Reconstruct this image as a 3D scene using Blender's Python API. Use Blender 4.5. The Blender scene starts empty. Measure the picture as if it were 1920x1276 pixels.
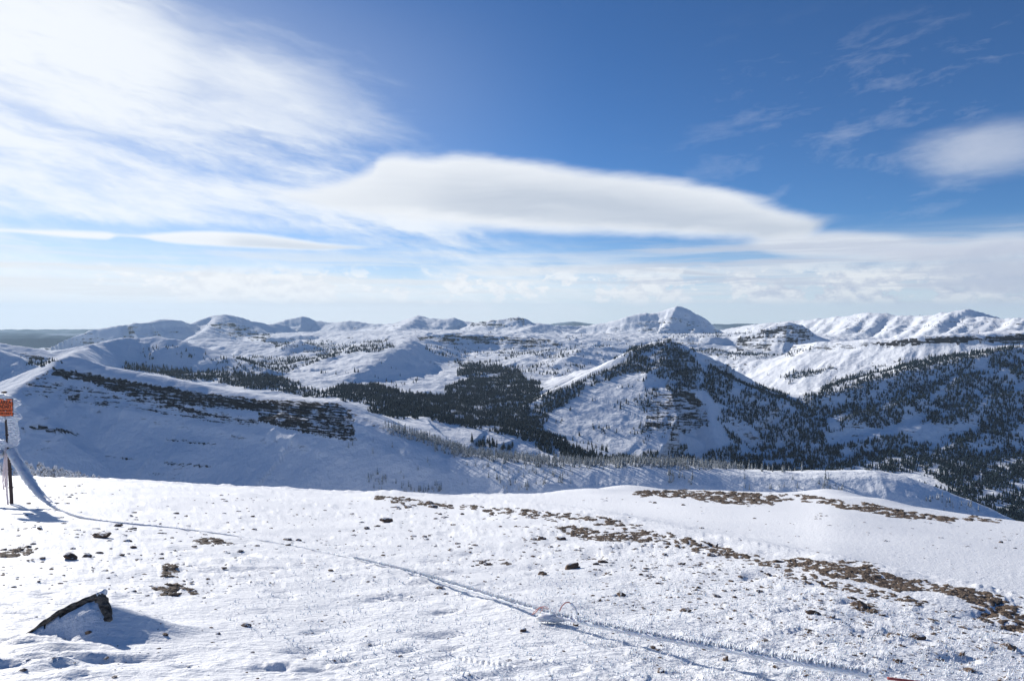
import bpy, math, random, time
import numpy as np
from mathutils import Vector, Matrix

T0 = time.time()
SC = bpy.context.scene
COL = SC.collection
R = math.radians
rng = np.random.default_rng(7)
random.seed(7)

# ----------------------------------------------------------------- camera
F_PX, CX, CY = 1281.0, 960.0, 638.0          # focal length and centre in pixels of the 1920 frame
PITCH = math.atan(50.0 / 1281.0)             # the eye level lies 50 px above the centre
cam_d = bpy.data.cameras.new("camera")
cam = bpy.data.objects.new("camera", cam_d)
COL.objects.link(cam)
cam_d.sensor_width = 36.0
cam_d.lens = 36.0 * F_PX / 1920.0
cam_d.clip_start = 0.1
cam_d.clip_end = 200000.0
cam.location = (0, 0, 0)
cam.rotation_euler = (math.pi / 2 - PITCH, 0, 0)
SC.camera = cam

# ----------------------------------------------------------------- light and exposure
SUN_EL, SUN_AZ = R(21.0), R(-44.0)           # azimuth from +Y towards +X
SUN_DIR = Vector((math.sin(SUN_AZ) * math.cos(SUN_EL), math.cos(SUN_AZ) * math.cos(SUN_EL), math.sin(SUN_EL)))
sl = bpy.data.lights.new("sun", "SUN")
sl.energy = 5.0
sl.angle = R(0.5)
sl.color = (1.0, 0.95, 0.88)
so = bpy.data.objects.new("sun", sl)
COL.objects.link(so)
so.rotation_euler = SUN_DIR.to_track_quat('Z', 'Y').to_euler()
SC.view_settings.view_transform = 'Standard'
SC.view_settings.look = 'None'
SC.view_settings.gamma = 1.0
SC.view_settings.exposure = 0.16
SKY_STRENGTH = 0.094
HAZE_DENSITY = 2.5e-5
try:
    SC.cycles.use_denoising = True
    SC.cycles.denoiser = 'OPENIMAGEDENOISE'
    SC.cycles.max_bounces = 5
    SC.cycles.diffuse_bounces = 2
    SC.cycles.glossy_bounces = 1
    SC.cycles.transmission_bounces = 1
    SC.cycles.volume_bounces = 0
    SC.cycles.transparent_max_bounces = 4
except Exception:
    pass


def unproj(px, py, Y):
    """a pixel of the photograph and a depth along +Y to a world point"""
    a = (px - CX) / F_PX
    b = (CY - py) / F_PX
    dy = math.cos(PITCH) + b * math.sin(PITCH)
    dz = -math.sin(PITCH) + b * math.cos(PITCH)
    k = Y / dy
    return (a * k, Y, dz * k)


def proj(x, y, z):
    """world to photograph pixels, arrays allowed (y must be positive in front of the camera)"""
    cp, sp = math.cos(PITCH), math.sin(PITCH)
    f = y * cp - z * sp
    u = y * sp + z * cp
    f = np.where(f > 1e-3, f, 1e-3)
    return CX + F_PX * x / f, CY - F_PX * u / f


# ----------------------------------------------------------------- node helpers
class E:
    """arithmetic on shader sockets"""
    def __init__(s, nt, v):
        s.nt, s.v = nt, v

    def _op(s, op, *a, clamp=False):
        n = s.nt.nodes.new("ShaderNodeMath")
        n.operation = op
        n.use_clamp = clamp
        for i, q in enumerate((s,) + a):
            q = q.v if isinstance(q, E) else q
            if isinstance(q, (int, float)):
                n.inputs[i].default_value = q
            else:
                s.nt.links.new(q, n.inputs[i])
        return E(s.nt, n.outputs[0])

    def __add__(s, o): return s._op('ADD', o)
    def __sub__(s, o): return s._op('SUBTRACT', o)
    def __mul__(s, o): return s._op('MULTIPLY', o)
    def __truediv__(s, o): return s._op('DIVIDE', o)
    __radd__ = __add__
    __rmul__ = __mul__
    def __rsub__(s, o): return E(s.nt, _val(s.nt, o))._op('SUBTRACT', s)
    def max(s, o): return s._op('MAXIMUM', o)
    def min(s, o): return s._op('MINIMUM', o)
    def pow(s, o): return s._op('POWER', o)
    def clamp(s): return s._op('ADD', 0.0, clamp=True)

    def step(s, a, b):
        n = s.nt.nodes.new("ShaderNodeMapRange")
        n.interpolation_type = 'SMOOTHSTEP'
        s.nt.links.new(s.v, n.inputs[0])
        if a <= b:
            n.inputs[1].default_value, n.inputs[2].default_value = a, b
        else:
            n.inputs[1].default_value, n.inputs[2].default_value = b, a
            n.inputs[3].default_value, n.inputs[4].default_value = 1.0, 0.0
        return E(s.nt, n.outputs[0])

    def curve(s, pts):
        """piecewise curve through (x, y) points"""
        xs = [p[0] for p in pts]; ys = [p[1] for p in pts]
        x0, x1, y0, y1 = min(xs), max(xs), min(ys), max(ys)
        y1 = y1 if y1 > y0 else y0 + 1e-3
        n = s.nt.nodes.new("ShaderNodeFloatCurve")
        c = n.mapping.curves[0]
        while len(c.points) < len(pts):
            c.points.new(0.5, 0.5)
        for p, (x, y) in zip(c.points, sorted(pts)):
            p.location = ((x - x0) / (x1 - x0), (y - y0) / (y1 - y0))
            p.handle_type = 'AUTO_CLAMPED'
        n.mapping.update()
        q = ((s - x0) / (x1 - x0)).clamp()
        s.nt.links.new(q.v, n.inputs[1])
        return E(s.nt, n.outputs[0]) * (y1 - y0) + y0


def _val(nt, v):
    n = nt.nodes.new("ShaderNodeValue")
    n.outputs[0].default_value = v
    return n.outputs[0]


def comb(nt, x, y, z):
    n = nt.nodes.new("ShaderNodeCombineXYZ")
    for i, q in enumerate((x, y, z)):
        q = q.v if isinstance(q, E) else q
        if isinstance(q, (int, float)):
            n.inputs[i].default_value = q
        else:
            nt.links.new(q, n.inputs[i])
    return n.outputs[0]


def noise(nt, vec, scale=1.0, detail=4.0, rough=0.55, dist=0.0, lac=2.0):
    n = nt.nodes.new("ShaderNodeTexNoise")
    n.inputs["Scale"].default_value = scale
    n.inputs["Detail"].default_value = detail
    n.inputs["Roughness"].default_value = rough
    n.inputs["Lacunarity"].default_value = lac
    n.inputs["Distortion"].default_value = dist
    nt.links.new(vec, n.inputs["Vector"])
    return E(nt, n.outputs[0])


def mixc(nt, fac, a, b):
    n = nt.nodes.new("ShaderNodeMix")
    n.data_type = 'RGBA'
    for sock, q in ((n.inputs[0], fac), (n.inputs[6], a), (n.inputs[7], b)):
        q = q.v if isinstance(q, E) else q
        if isinstance(q, (int, float)):
            sock.default_value = q
        elif isinstance(q, tuple):
            sock.default_value = (*q, 1.0)
        else:
            nt.links.new(q, sock)
    return n.outputs[2]


# ----------------------------------------------------------------- sky and clouds
def make_world():
    w = bpy.data.worlds.new("World")
    SC.world = w
    w.use_nodes = True
    nt = w.node_tree
    nt.nodes.clear()
    out = nt.nodes.new("ShaderNodeOutputWorld")
    bg = nt.nodes.new("ShaderNodeBackground")
    bg.inputs[1].default_value = SKY_STRENGTH
    nt.links.new(bg.outputs[0], out.inputs[0])
    sky = nt.nodes.new("ShaderNodeTexSky")
    sky.sky_type = 'NISHITA'
    sky.sun_disc = False
    sky.sun_elevation = SUN_EL
    sky.sun_rotation = SUN_AZ
    sky.altitude = 3000.0
    sky.air_density = 1.0
    sky.dust_density = 0.6
    sky.ozone_density = 2.2
    tc = nt.nodes.new("ShaderNodeTexCoord")
    sep = nt.nodes.new("ShaderNodeSeparateXYZ")
    nt.links.new(tc.outputs["Generated"], sep.inputs[0])
    x, y, z = (E(nt, sep.outputs[i]) for i in range(3))
    # from a summit the horizon lies a little below eye level
    nt.links.new(comb(nt, x, y, z.max(0.006)), sky.inputs["Vector"])
    w.cycles.sampling_method = 'MANUAL'
    w.cycles.sample_map_resolution = 512
    az = x._op('ARCTAN2', y)                       # 0 ahead, positive to the right
    hyp = (x * x + y * y).max(1e-6).pow(0.5)
    te = z / hyp                                   # tangent of the elevation

    def A(px): return math.atan2((px - CX) / F_PX, 1.0)
    def T(px, py):
        X, Y, Z = unproj(px, py, 1.0)
        return Z / math.hypot(X, Y)
    def P(pts): return [(A(a), T(a, b)) for a, b in pts]

    # a cloud layer seen in perspective: coordinates on a flat sheet overhead
    inv = (te.max(0.0) + 0.10)
    sx = az.v
    cirx = az * 1.0 / inv
    # streaky warp shared by all clouds
    wv = comb(nt, az * 5.0, te * 16.0, 3.1)
    warp = noise(nt, wv, 1.0, 5.0, 0.6) - 0.5
    wv2 = comb(nt, az * 14.0, te * 60.0, 7.7)
    warp2 = noise(nt, wv2, 1.0, 5.0, 0.6) - 0.5

    white = 9.0 / 1.0
    tn = nt.nodes.new("ShaderNodeMix"); tn.data_type = 'RGBA'; tn.blend_type = 'MULTIPLY'
    tn.inputs[0].default_value = 1.0
    tn.inputs[7].default_value = (0.42, 0.70, 1.0, 1.0)          # thin, clear mountain air
    nt.links.new(sky.outputs[0], tn.inputs[6])
    col = tn.outputs[2]
    ahead = az.step(-1.25, -0.95) * az.step(1.3, 1.0)

    def over(alpha, c):
        nonlocal col
        col = mixc(nt, alpha, col, c)

    # 0 pale band near the horizon, whiter towards the sun
    hz = te.step(0.13, 0.0)
    sunside = az.step(0.45, -0.75)
    over((hz * (sunside * 0.28 + 0.55)).clamp(), (8.0, 8.7, 9.2))

    over((te.step(0.055, 0.0) * (sunside * 0.25 + 0.45)).clamp(), (9.4, 9.8, 10.0))
    over((az.step(0.15, -0.55) * te.step(0.55, 0.30) * 0.26 * az.step(-1.25, -0.95)).clamp(), (9.0, 9.3, 9.7))

    # 1 high cirrus veil, thick on the left, thin streaks elsewhere
    tilt = te + az * 0.22
    c1 = noise(nt, comb(nt, az * 2.6 + warp * 0.5, tilt * 11.0 + warp2 * 0.25, 0.4), 1.0, 6.0, 0.62)
    c2 = noise(nt, comb(nt, az * 9.0, tilt * 34.0 + warp * 1.5, 5.2), 1.0, 4.0, 0.65)
    left_top = P([(-700, -500), (0, -300), (250, -150), (420, 40), (560, 90), (720, 160), (860, 300), (1000, 420), (1300, 560), (1900, 590)])
    edge = az.curve([(a, t) for a, t in left_top]) - te
    m1 = (edge + warp * 0.10 + (c1 - 0.5) * 0.35).step(-0.03, 0.20)
    gap = te.curve([(-0.02, 0.9), (0.03, 0.85), (0.075, 0.35), (0.10, 0.30), (0.13, 0.75), (0.16, 0.75), (0.19, 0.35), (0.215, 0.40), (0.27, 0.9), (0.33, 1.0), (0.395, 0.9), (0.43, 0.25), (0.47, 0.85), (0.6, 0.6)])
    leftness = az.step(0.20, -0.42)
    veil = (c1 * 1.5 + c2 * 0.95 + gap * 0.62 + leftness * 0.20 - 1.52)
    a1 = (m1 * veil.step(-0.14, 0.50) * 0.88 * ahead).clamp()
    over(a1, (9.0, 9.4, 9.8))

    # 1b faint wisps over the clear part on the right
    c3 = noise(nt, comb(nt, az * 7.0 + te * 3.0, te * 22.0 - az * 4.0 + warp * 1.2, 9.0), 1.0, 5.0, 0.65)
    right = az.step(0.12, 0.45) * te.step(0.42, 0.30) * te.step(0.05, 0.18)
    over(((c3 - 0.52).max(0.0) * 1.2 * right).clamp(), (7.0, 7.4, 8.4))

    # 2 hazy streaks low over the horizon
    c4 = noise(nt, comb(nt, az * 3.2, te * 70.0 + warp * 0.6, 2.2), 1.0, 5.0, 0.6)
    low = te.step(0.125, 0.05) * te.step(-0.01, 0.02)
    over((low * (c4 - 0.40).step(0.0, 0.25) * 0.75).clamp(), (8.0, 8.3, 8.7))
    lr = low * az.step(0.1, 0.6)
    over((lr * (c4 - 0.30).step(0.0, 0.3) * 0.45).clamp(), (5.6, 6.2, 7.2))

    def band(top, bot, soft, amp, a0, a1_, lo, hi, mid, strength=1.0, softx=0.04, amp2=0.004):
        """a lens of cloud between two curves; grey inside low down, white on top and at the lower rim"""
        tp = az.curve(P(top)) + warp * amp + warp2 * amp2
        bt = az.curve(P(bot)) + warp2 * amp2 + warp * amp * 0.4
        th = (tp - bt).max(0.0005)
        t = (te - bt) / th
        al = (tp - te).step(-0.1 * soft, soft) * (te - bt).step(-0.1 * soft, soft * 0.8)
        al = al * (az + warp2 * 0.05).step(A(a0) - 0.2 * softx, A(a0) + softx) * (az + warp2 * 0.05).step(A(a1_) + 0.2 * softx, A(a1_) - softx)
        sh = (t + warp * 0.5).step(0.02, 0.30) * (t + warp * 0.4).step(1.05, 0.35)
        tex = noise(nt, comb(nt, az * 6.0, te * 55.0 + warp * 2.0, 1.7), 1.0, 4.0, 0.5)
        sh = (sh * (tex * 0.8 + 0.55)).clamp()
        if mid is not None:
            sh = sh * az.curve(mid)
        c = mixc(nt, sh, hi, lo)
        over((al * strength).clamp(), c)

    # 3 the big lens-shaped cloud, its right-hand tail and neighbours
    band([(380, 352), (480, 347), (560, 340), (620, 330), (700, 302), (745, 278), (800, 286), (870, 279), (1000, 292), (1100, 306), (1200, 318), (1300, 335), (1400, 360), (1500, 390), (1560, 402), (1850, 398)],
         [(380, 360), (480, 372), (560, 388), (620, 402), (700, 416), (850, 430), (1000, 443), (1200, 447), (1400, 456), (1460, 464), (1530, 440), (1600, 414), (1850, 403)],
         0.022, 0.026, 400, 1780, (5.5, 6.1, 7.0), (8.8, 9.1, 9.5), [(A(500), 0.1), (A(760), 0.5), (A(1000), 1.0), (A(1400), 0.95), (A(1850), 0.5)], 0.97, 0.16, 0.013)
    band([(1360, 448), (1420, 440), (1500, 428), (1640, 430), (1800, 440), (1860, 432), (1990, 450)],
         [(1360, 450), (1420, 474), (1500, 487), (1640, 491), (1800, 496), (1860, 492), (1990, 470)],
         0.014, 0.010, 1375, 2100, (5.6, 6.1, 7.3), (7.9, 8.3, 8.8), [(A(1360), 0.2), (A(1600), 0.7), (A(1900), 1.0)], 0.93, 0.05)
    band([(-200, 415), (0, 425), (200, 432), (230, 437), (300, 434), (440, 432), (520, 440), (640, 456), (750, 462)],
         [(-200, 425), (0, 437), (200, 452), (230, 446), (300, 455), (450, 466), (560, 470), (640, 469), (750, 464)],
         0.006, 0.002, -300, 745, (6.6, 7.2, 8.0), (9.4, 9.6, 9.8), [(A(0), 0.1), (A(400), 0.3), (A(480), 1.0), (A(640), 0.8), (A(750), 0.2)], 0.95, 0.05, 0.0015)
    band([(1100, 503), (1180, 500), (1250, 500), (1330, 508), (1400, 518)],
         [(1100, 504), (1180, 507), (1250, 513), (1330, 519), (1400, 519)],
         0.004, 0.001, 1110, 1390, (5.4, 6.0, 7.0), (7.8, 8.2, 8.7), [(A(1100), 0.2), (A(1250), 0.9), (A(1400), 1.0)], 0.8, 0.04, 0.001)
    # soft patch at the right edge
    bx = (az - A(1850)) / 0.085
    by = (te - T(1850, 285)) / 0.036
    rr = (bx * bx + by * by).pow(0.5) + warp * 1.3 + warp2 * 0.5
    over((rr.step(1.3, 0.1) * 0.62).clamp(), (6.0, 6.5, 7.6))

    # 4 puffs of cumulus near the horizon
    n5 = noise(nt, comb(nt, az * 26.0, te * 42.0, 4.4), 1.0, 5.0, 0.6)
    n6 = noise(nt, comb(nt, az * 26.0, te * 42.0 - 0.35, 4.4), 1.0, 5.0, 0.6)   # the same puffs a little higher: which side is lit
    n7 = noise(nt, comb(nt, az * 5.5, te * 5.0, 11.4), 1.0, 2.0, 0.5)
    env = te.step(0.006, 0.022) * te.step(0.078, 0.045)
    bumps = az.curve([(A(-300), 0.1), (A(150), 0.16), (A(330), 0.35), (A(450), 0.62), (A(600), 0.58), (A(680), 0.25), (A(850), 0.25), (A(1050), 0.30), (A(1140), 0.25), (A(1180), 0.5), (A(1260), 0.5), (A(1330), 0.25), (A(1450), 0.42), (A(1530), 0.5), (A(1640), 0.62), (A(1740), 0.42), (A(1920), 0.45), (A(2300), 0.4)])
    cu = (n5 + bumps * 0.45 + n7 * 0.15 - 0.70)
    al = (cu.step(0.0, 0.10) * env * 0.92).clamp()
    lit = ((n5 - n6) * 5.0 + 0.62).clamp()
    shade_c = mixc(nt, az.step(0.0, 0.5), (8.0, 8.3, 8.8), (5.0, 5.6, 6.9))
    lit_c = mixc(nt, az.step(0.0, 0.5), (9.3, 9.5, 9.7), (8.3, 8.6, 8.9))
    over(al, mixc(nt, lit, shade_c, lit_c))
    # grey bank on the far right
    bank = az.step(A(1640), A(1900)) * (te + warp2 * 0.03 + (n5 - 0.5) * 0.03).step(0.018, 0.035) * (te + (n5 - 0.5) * 0.05).step(0.085, 0.055)
    over((bank * 0.85).clamp(), (4.9, 5.5, 6.8))
    n8 = noise(nt, comb(nt, az * 4.0, te * 95.0 + warp * 1.5, 21.0), 1.0, 5.0, 0.6)
    layers = az.step(-0.05, 0.35) * te.step(0.02, 0.04) * te.step(0.115, 0.085)
    over((layers * (n8 - 0.47).step(0.0, 0.16) * 0.8).clamp(), (5.3, 5.9, 7.1))

    # 5 glare of thin cloud around the sun, above and left of the frame
    sd = comb(nt, SUN_DIR.x, SUN_DIR.y, SUN_DIR.z)
    dot = nt.nodes.new("ShaderNodeVectorMath"); dot.operation = 'DOT_PRODUCT'
    nt.links.new(tc.outputs["Generated"], dot.inputs[0]); nt.links.new(sd, dot.inputs[1])
    g = E(nt, dot.outputs["Value"]).max(0.0)
    over((g.pow(30.0) * 0.30).clamp(), (10.5, 10.5, 10.4))
    nt.links.new(col, bg.inputs[0])


make_world()
# ----------------------------------------------------------------- noise on arrays
def _hash(ix, iy, seed):
    h = (ix.astype(np.int64) * 374761393 + iy.astype(np.int64) * 668265263 + seed * 1442695041) & 0xffffffff
    h = ((h ^ (h >> 13)) * 1274126177) & 0xffffffff
    return (h ^ (h >> 16)) & 0xffffffff


_GR = np.stack([np.cos(np.arange(256) / 256 * 2 * np.pi), np.sin(np.arange(256) / 256 * 2 * np.pi)], 1).astype(np.float32)


def perlin(x, y, seed=0):
    fx = np.floor(x); fy = np.floor(y)
    dx = (x - fx).astype(np.float32); dy = (y - fy).astype(np.float32)
    ix = fx.astype(np.int64); iy = fy.astype(np.int64)
    def g(ox, oy):
        q = _GR[_hash(ix + ox, iy + oy, seed) & 255]
        return q[..., 0] * (dx - ox) + q[..., 1] * (dy - oy)
    u = dx * dx * dx * (dx * (dx * 6 - 15) + 10); v = dy * dy * dy * (dy * (dy * 6 - 15) + 10)
    a = g(0, 0); b = g(1, 0); c = g(0, 1); d = g(1, 1)
    return ((a + (b - a) * u) * (1 - v) + (c + (d - c) * u) * v) * 1.5


def fbm(x, y, octaves=4, seed=0, gain=0.5, lac=2.03):
    s = 0; a = 1.0; t = 0.0
    for o in range(octaves):
        s = s + a * perlin(x, y, seed + o * 17)
        t += a
        a *= gain
        x = x * lac + 13.7; y = y * lac - 7.1
    return s / t


def ridged(x, y, octaves=4, seed=0, gain=0.5):
    s = 0; a = 1.0; t = 0.0
    for o in range(octaves):
        s = s + a * (1 - 2 * np.abs(perlin(x, y, seed + o * 17)))
        t += a
        a *= gain
        x = x * 2.03 + 13.7; y = y * 2.03 - 7.1
    return s / t


def smooth(a, b, x):
    t = np.clip((x - a) / (b - a), 0, 1)
    return t * t * (3 - 2 * t)


def inpoly(px, py, poly):
    ins = np.zeros(np.shape(px), bool)
    n = len(poly)
    for i in range(n):
        x0, y0 = poly[i]; x1, y1 = poly[(i + 1) % n]
        if y0 == y1:
            continue
        c = ((y0 > py) != (y1 > py)) & (px < (x1 - x0) * (py - y0) / (y1 - y0) + x0)
        ins ^= c
    return ins


# ----------------------------------------------------------------- tags, mesh output
def tag(o, label=None, cat=None, group=None, kind=None):
    if label: o["label"] = label
    if cat: o["category"] = cat
    if group: o["group"] = group
    if kind: o["kind"] = kind
    return o


def link(name, me, mat=None, parent=None):
    o = bpy.data.objects.new(name, me)
    if mat is not None and len(me.materials) == 0:
        me.materials.append(mat)
    COL.objects.link(o)
    if parent is not None:
        o.parent = parent
    return o


def mesh_np(name, V, Fc, smooth_shade=False, attrs=None):
    """V (n,3), Fc (m,3|4) index array"""
    me = bpy.data.meshes.new(name)
    V = np.asarray(V, np.float32); Fc = np.asarray(Fc, np.int32)
    k = Fc.shape[1]
    me.vertices.add(len(V)); me.vertices.foreach_set("co", V.ravel())
    me.loops.add(Fc.size); me.loops.foreach_set("vertex_index", Fc.ravel())
    me.polygons.add(len(Fc))
    me.polygons.foreach_set("loop_start", np.arange(0, Fc.size, k, dtype=np.int32))
    me.polygons.foreach_set("loop_total", np.full(len(Fc), k, np.int32))
    me.polygons.foreach_set("use_smooth", np.full(len(Fc), smooth_shade, bool))
    me.update(calc_edges=True)
    for nm, a in (attrs or {}).items():
        at = me.attributes.new(nm, 'FLOAT', 'POINT')
        at.data.foreach_set("value", np.asarray(a, np.float32).ravel())
    return me


def bas(o, name, loc=None, rz=0.0):
    e = bpy.data.objects.new(name, None)
    COL.objects.link(e)
    if loc is not None: e.location = loc
    e.rotation_euler.z = rz
    return e


# ----------------------------------------------------------------- near ground
HOR = np.array([(-900, 880, 42), (-400, 884, 42), (0, 893, 42), (100, 895, 42), (190, 898, 42), (400, 910, 42), (520, 915, 42), (640, 922, 42), (850, 928, 40), (1000, 926, 40),
                (1080, 924, 44), (1120, 920, 48), (1200, 918, 55), (1300, 918, 60), (1400, 921, 62), (1500, 925, 62), (1560, 924, 62), (1600, 930, 60), (1650, 938, 58), (1700, 947, 56),
                (1800, 962, 55), (1900, 976, 55), (2100, 1005, 55), (2600, 1050, 55)], float)
_az, _Rr = [], []
for a_, b_, c_ in HOR:
    X_, Y_, Z_ = unproj(a_, b_, 1.0)
    _az.append(math.atan2(X_, Y_)); _Rr.append(-Z_ / math.hypot(X_, Y_))
H_AZ = np.array([-math.pi, -2.0] + _az + [2.0, math.pi]); H_R = np.array([0.05, 0.12] + _Rr + [0.12, 0.05])
H_D = np.array([45, 45] + list(HOR[:, 2]) + [45, 45], float)
EYE = 1.15
_tt = np.linspace(-math.pi, math.pi, 2881)
_ker = np.hanning(33); _ker /= _ker.sum()
def _sm(a):
    v = np.interp(_tt, H_AZ, a)
    return np.convolve(np.pad(v, 16, 'edge'), _ker, 'valid')
H_AZ, H_R, H_D = _tt, _sm(H_R), _sm(H_D)


def ground_smooth(x, y):
    r = np.hypot(x, y); th = np.arctan2(x, y)
    Rr = np.interp(th, H_AZ, H_R); rh = np.interp(th, H_AZ, H_D)
    fade = np.clip(r / 3.0, 0, 1)
    c = EYE / rh ** 2; s = (Rr - 2 * EYE / rh)
    s = s * fade + 0.1 * (1 - fade)
    # quadratic, then a straight slope once it is steep
    rs = np.maximum((0.62 - s) / (2 * c), rh)
    q = np.where(r < rs, EYE + s * r + c * r * r, EYE + s * rs + c * rs * rs + (s + 2 * c * rs) * (r - rs))
    return -q - 0.55 * (1 - fade)


# crest of the low spur that crosses the right half of the near ground
def ground_at_px(px, py, h=0.0):
    """walk along the pixel's ray until it meets the near ground"""
    X, Y, Z = unproj(px, py, 1.0)
    lo, hi = 0.8, 400.0
    t = lo
    prev = lo
    while t < hi:
        g = float(ground_full(np.array([X * t]), np.array([t]), micro=False)[0])
        if Z * t - h < g:
            break
        prev = t
        t *= 1.02
    a, b = prev, t
    for _ in range(18):
        m = (a + b) / 2
        g = float(ground_full(np.array([X * m]), np.array([m]), micro=False)[0])
        if Z * m - h < g: b = m
        else: a = m
    return (X * b, b, Z * b)


def seg_dist(x, y, P0, P1):
    dx, dy = P1[0] - P0[0], P1[1] - P0[1]
    L2 = dx * dx + dy * dy
    t = np.clip(((x - P0[0]) * dx + (y - P0[1]) * dy) / L2, 0, 1)
    qx, qy = P0[0] + t * dx, P0[1] + t * dy
    d = np.hypot(x - qx, y - qy)
    side = (dx * (y - P0[1]) - dy * (x - P0[0])) / (math.sqrt(L2) * np.maximum(d, 1e-6))   # + is left of travel, fades past the ends
    side = np.clip(side, -1, 1)
    return t, d, side


SPUR = []
BUMPS = []       # (x, y, height, radius): snow heaped at stones and posts
DRIFT = []       # polylines with heights


def ground_full(x, y, micro=True):
    z = ground_smooth(x, y)
    r = np.hypot(x, y)
    near = 1 - smooth(70, 130, r)
    for fn in DRIFT:
        z = z + fn(x, y)
    z = z + near * (0.10 * fbm(x / 7.0, y / 7.0, 3, 5) * smooth(2, 12, r))
    if micro:
        k = near
        # wind-carved snow: ridges run from lower left to upper right
        c, s_ = math.cos(R(28)), math.sin(R(28))
        u = x * c + y * s_; v = -x * s_ + y * c
        edge = smooth(12, 45, r)
        amp = 1.0
        if SPUR:                                          # the smooth wind-packed hollow behind the low spur on the right
            best = np.full(x.shape, 1e9); sd = np.zeros_like(x)
            for a_, b_ in zip(SPUR[:-1], SPUR[1:]):
                t_, d_, s2 = seg_dist(x, y, a_, b_)
                m_ = d_ < best
                best = np.where(m_, d_, best); sd = np.where(m_, s2, sd)
            calm = smooth(0.0, 0.6, sd) * smooth(0.4, 2.2, best) * smooth(-0.05, 0.12, x / np.maximum(y, 0.5))
            amp = 1 - 0.86 * calm
        n1 = fbm(u / 1.5, v / 0.6, 4, 11)
        n2 = ridged(u / 0.42, v / 0.20, 3, 23)
        n3 = fbm(u / 0.10, v / 0.06, 3, 37)
        patch = smooth(-0.35, 0.45, fbm(x / 1.9, y / 1.9, 3, 61))
        fine = np.clip(1.2 - r / 16, 0, 1)
        z = z + k * amp * (0.037 * n1 + 0.012 * patch * n2 + 0.0085 * n3 * (0.45 + 0.8 * patch) * (0.3 + 0.7 * fine))
        # steep little crusts and hollows
        n4 = perlin(u / 0.23, v / 0.13, 71)
        z = z + k * amp * 0.016 * smooth(0.25, 0.42, n4) * patch
        n5 = perlin(u / 0.6, v / 0.26, 77)
        z = z - k * amp * 0.034 * smooth(0.45, 0.8, n5)
        # blown lumps near the edge of the plateau
        n6 = fbm(x / 1.3, y / 1.3, 4, 91)
        z = z + k * amp * smooth(24, 36, r) * (1 - smooth(60, 75, r)) * (0.05 * n1 + 0.20 * np.maximum(n6 - 0.10, 0))
    return z


# ----------------------------------------------------------------- mountains: ridge lines with real positions
RIDGES = []


def ridge(pts, front, back, gl=60.0, ga=6.0, wig=0.15, soft=0.004, seed=0, jag=0.0, front2=None, px2=(600, 700), reach=None, dens=3):
    """pts: (px, py, depth) of points on the crest; front/back: (distance, drop) profiles"""
    W = np.array([unproj(*p) for p in pts])
    # densify and roughen the plan of the crest
    out = [W[0]]
    for a, b in zip(W[:-1], W[1:]):
        n = dens
        for i in range(1, n + 1):
            out.append(a + (b - a) * i / n)
    W = np.array(out)
    L = np.concatenate([[0], np.cumsum(np.hypot(*(np.diff(W[:, :2], axis=0).T)))])
    RIDGES.append(dict(W=W, L=L, front=np.array(front, float), back=np.array(back, float), gl=gl, ga=ga, soft=soft, seed=seed, jag=jag, reach=reach,
                       front2=None if front2 is None else np.array(front2, float), s2=tuple(np.interp(q, [p[0] for p in pts], L[::dens]) for q in px2)))


def tent(rd, x, y, r):
    W, L = rd["W"], rd["L"]
    best = np.full(x.shape, 1e12); s = np.zeros_like(x); side = np.zeros_like(x); hz = np.zeros_like(x)
    for i in range(len(W) - 1):
        t, d, sd = seg_dist(x, y, W[i], W[i + 1])
        m = d < best
        best = np.where(m, d, best)
        s = np.where(m, L[i] + t * (L[i + 1] - L[i]), s)
        hz = np.where(m, W[i, 2] + t * (W[i + 1, 2] - W[i, 2]), hz)
        side = np.where(m, sd, side)
    d = best
    w = rd["soft"] * r
    gl, ga, sd = rd["gl"], rd["ga"], rd["seed"]
    # buttresses and gullies that run down the slope
    n = 0.6 * ridged(s / gl + 0.45 * fbm(x / (gl * 1.6), y / (gl * 1.6), 3, sd + 3), d / (gl * 3.2) + np.sign(side) * 3.3, 4, sd) + 0.4 * fbm(x / gl, y / gl, 3, sd + 31)
    n_lo = fbm(x / (gl * 3.6), y / (gl * 3.6), 2, sd + 5)
    grow = smooth(0, gl * 1.2, d)
    warp = 1 + 0.26 * n_lo
    deff = np.sqrt(d * d + w * w) - w
    def fall(P):
        last = max((P[-1, 1] - P[-2, 1]) / (P[-1, 0] - P[-2, 0]), 0.42)
        e = deff * warp
        return np.interp(e, P[:, 0], P[:, 1]) + np.maximum(e - P[-1, 0], 0) * last
    df = fall(rd["front"])
    if rd["front2"] is not None:
        w2 = smooth(rd["s2"][0], rd["s2"][1], s)
        df = df * (1 - w2) + fall(rd["front2"]) * w2
    db = fall(rd["back"])
    wb = smooth(-0.75, 0.75, side)
    drop = df * (1 - wb) + db * wb + 0.38 * d * smooth(0.0, 0.9, 1 - np.abs(side))
    z = hz - drop + ga * grow * (n - 0.2)
    if rd["jag"]:
        z = z + rd["jag"] * fbm(s / (gl * 0.5), s * 0.0 + 0.5, 4, sd + 9) * np.exp(-d / (gl * 0.7))
    return z


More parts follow.
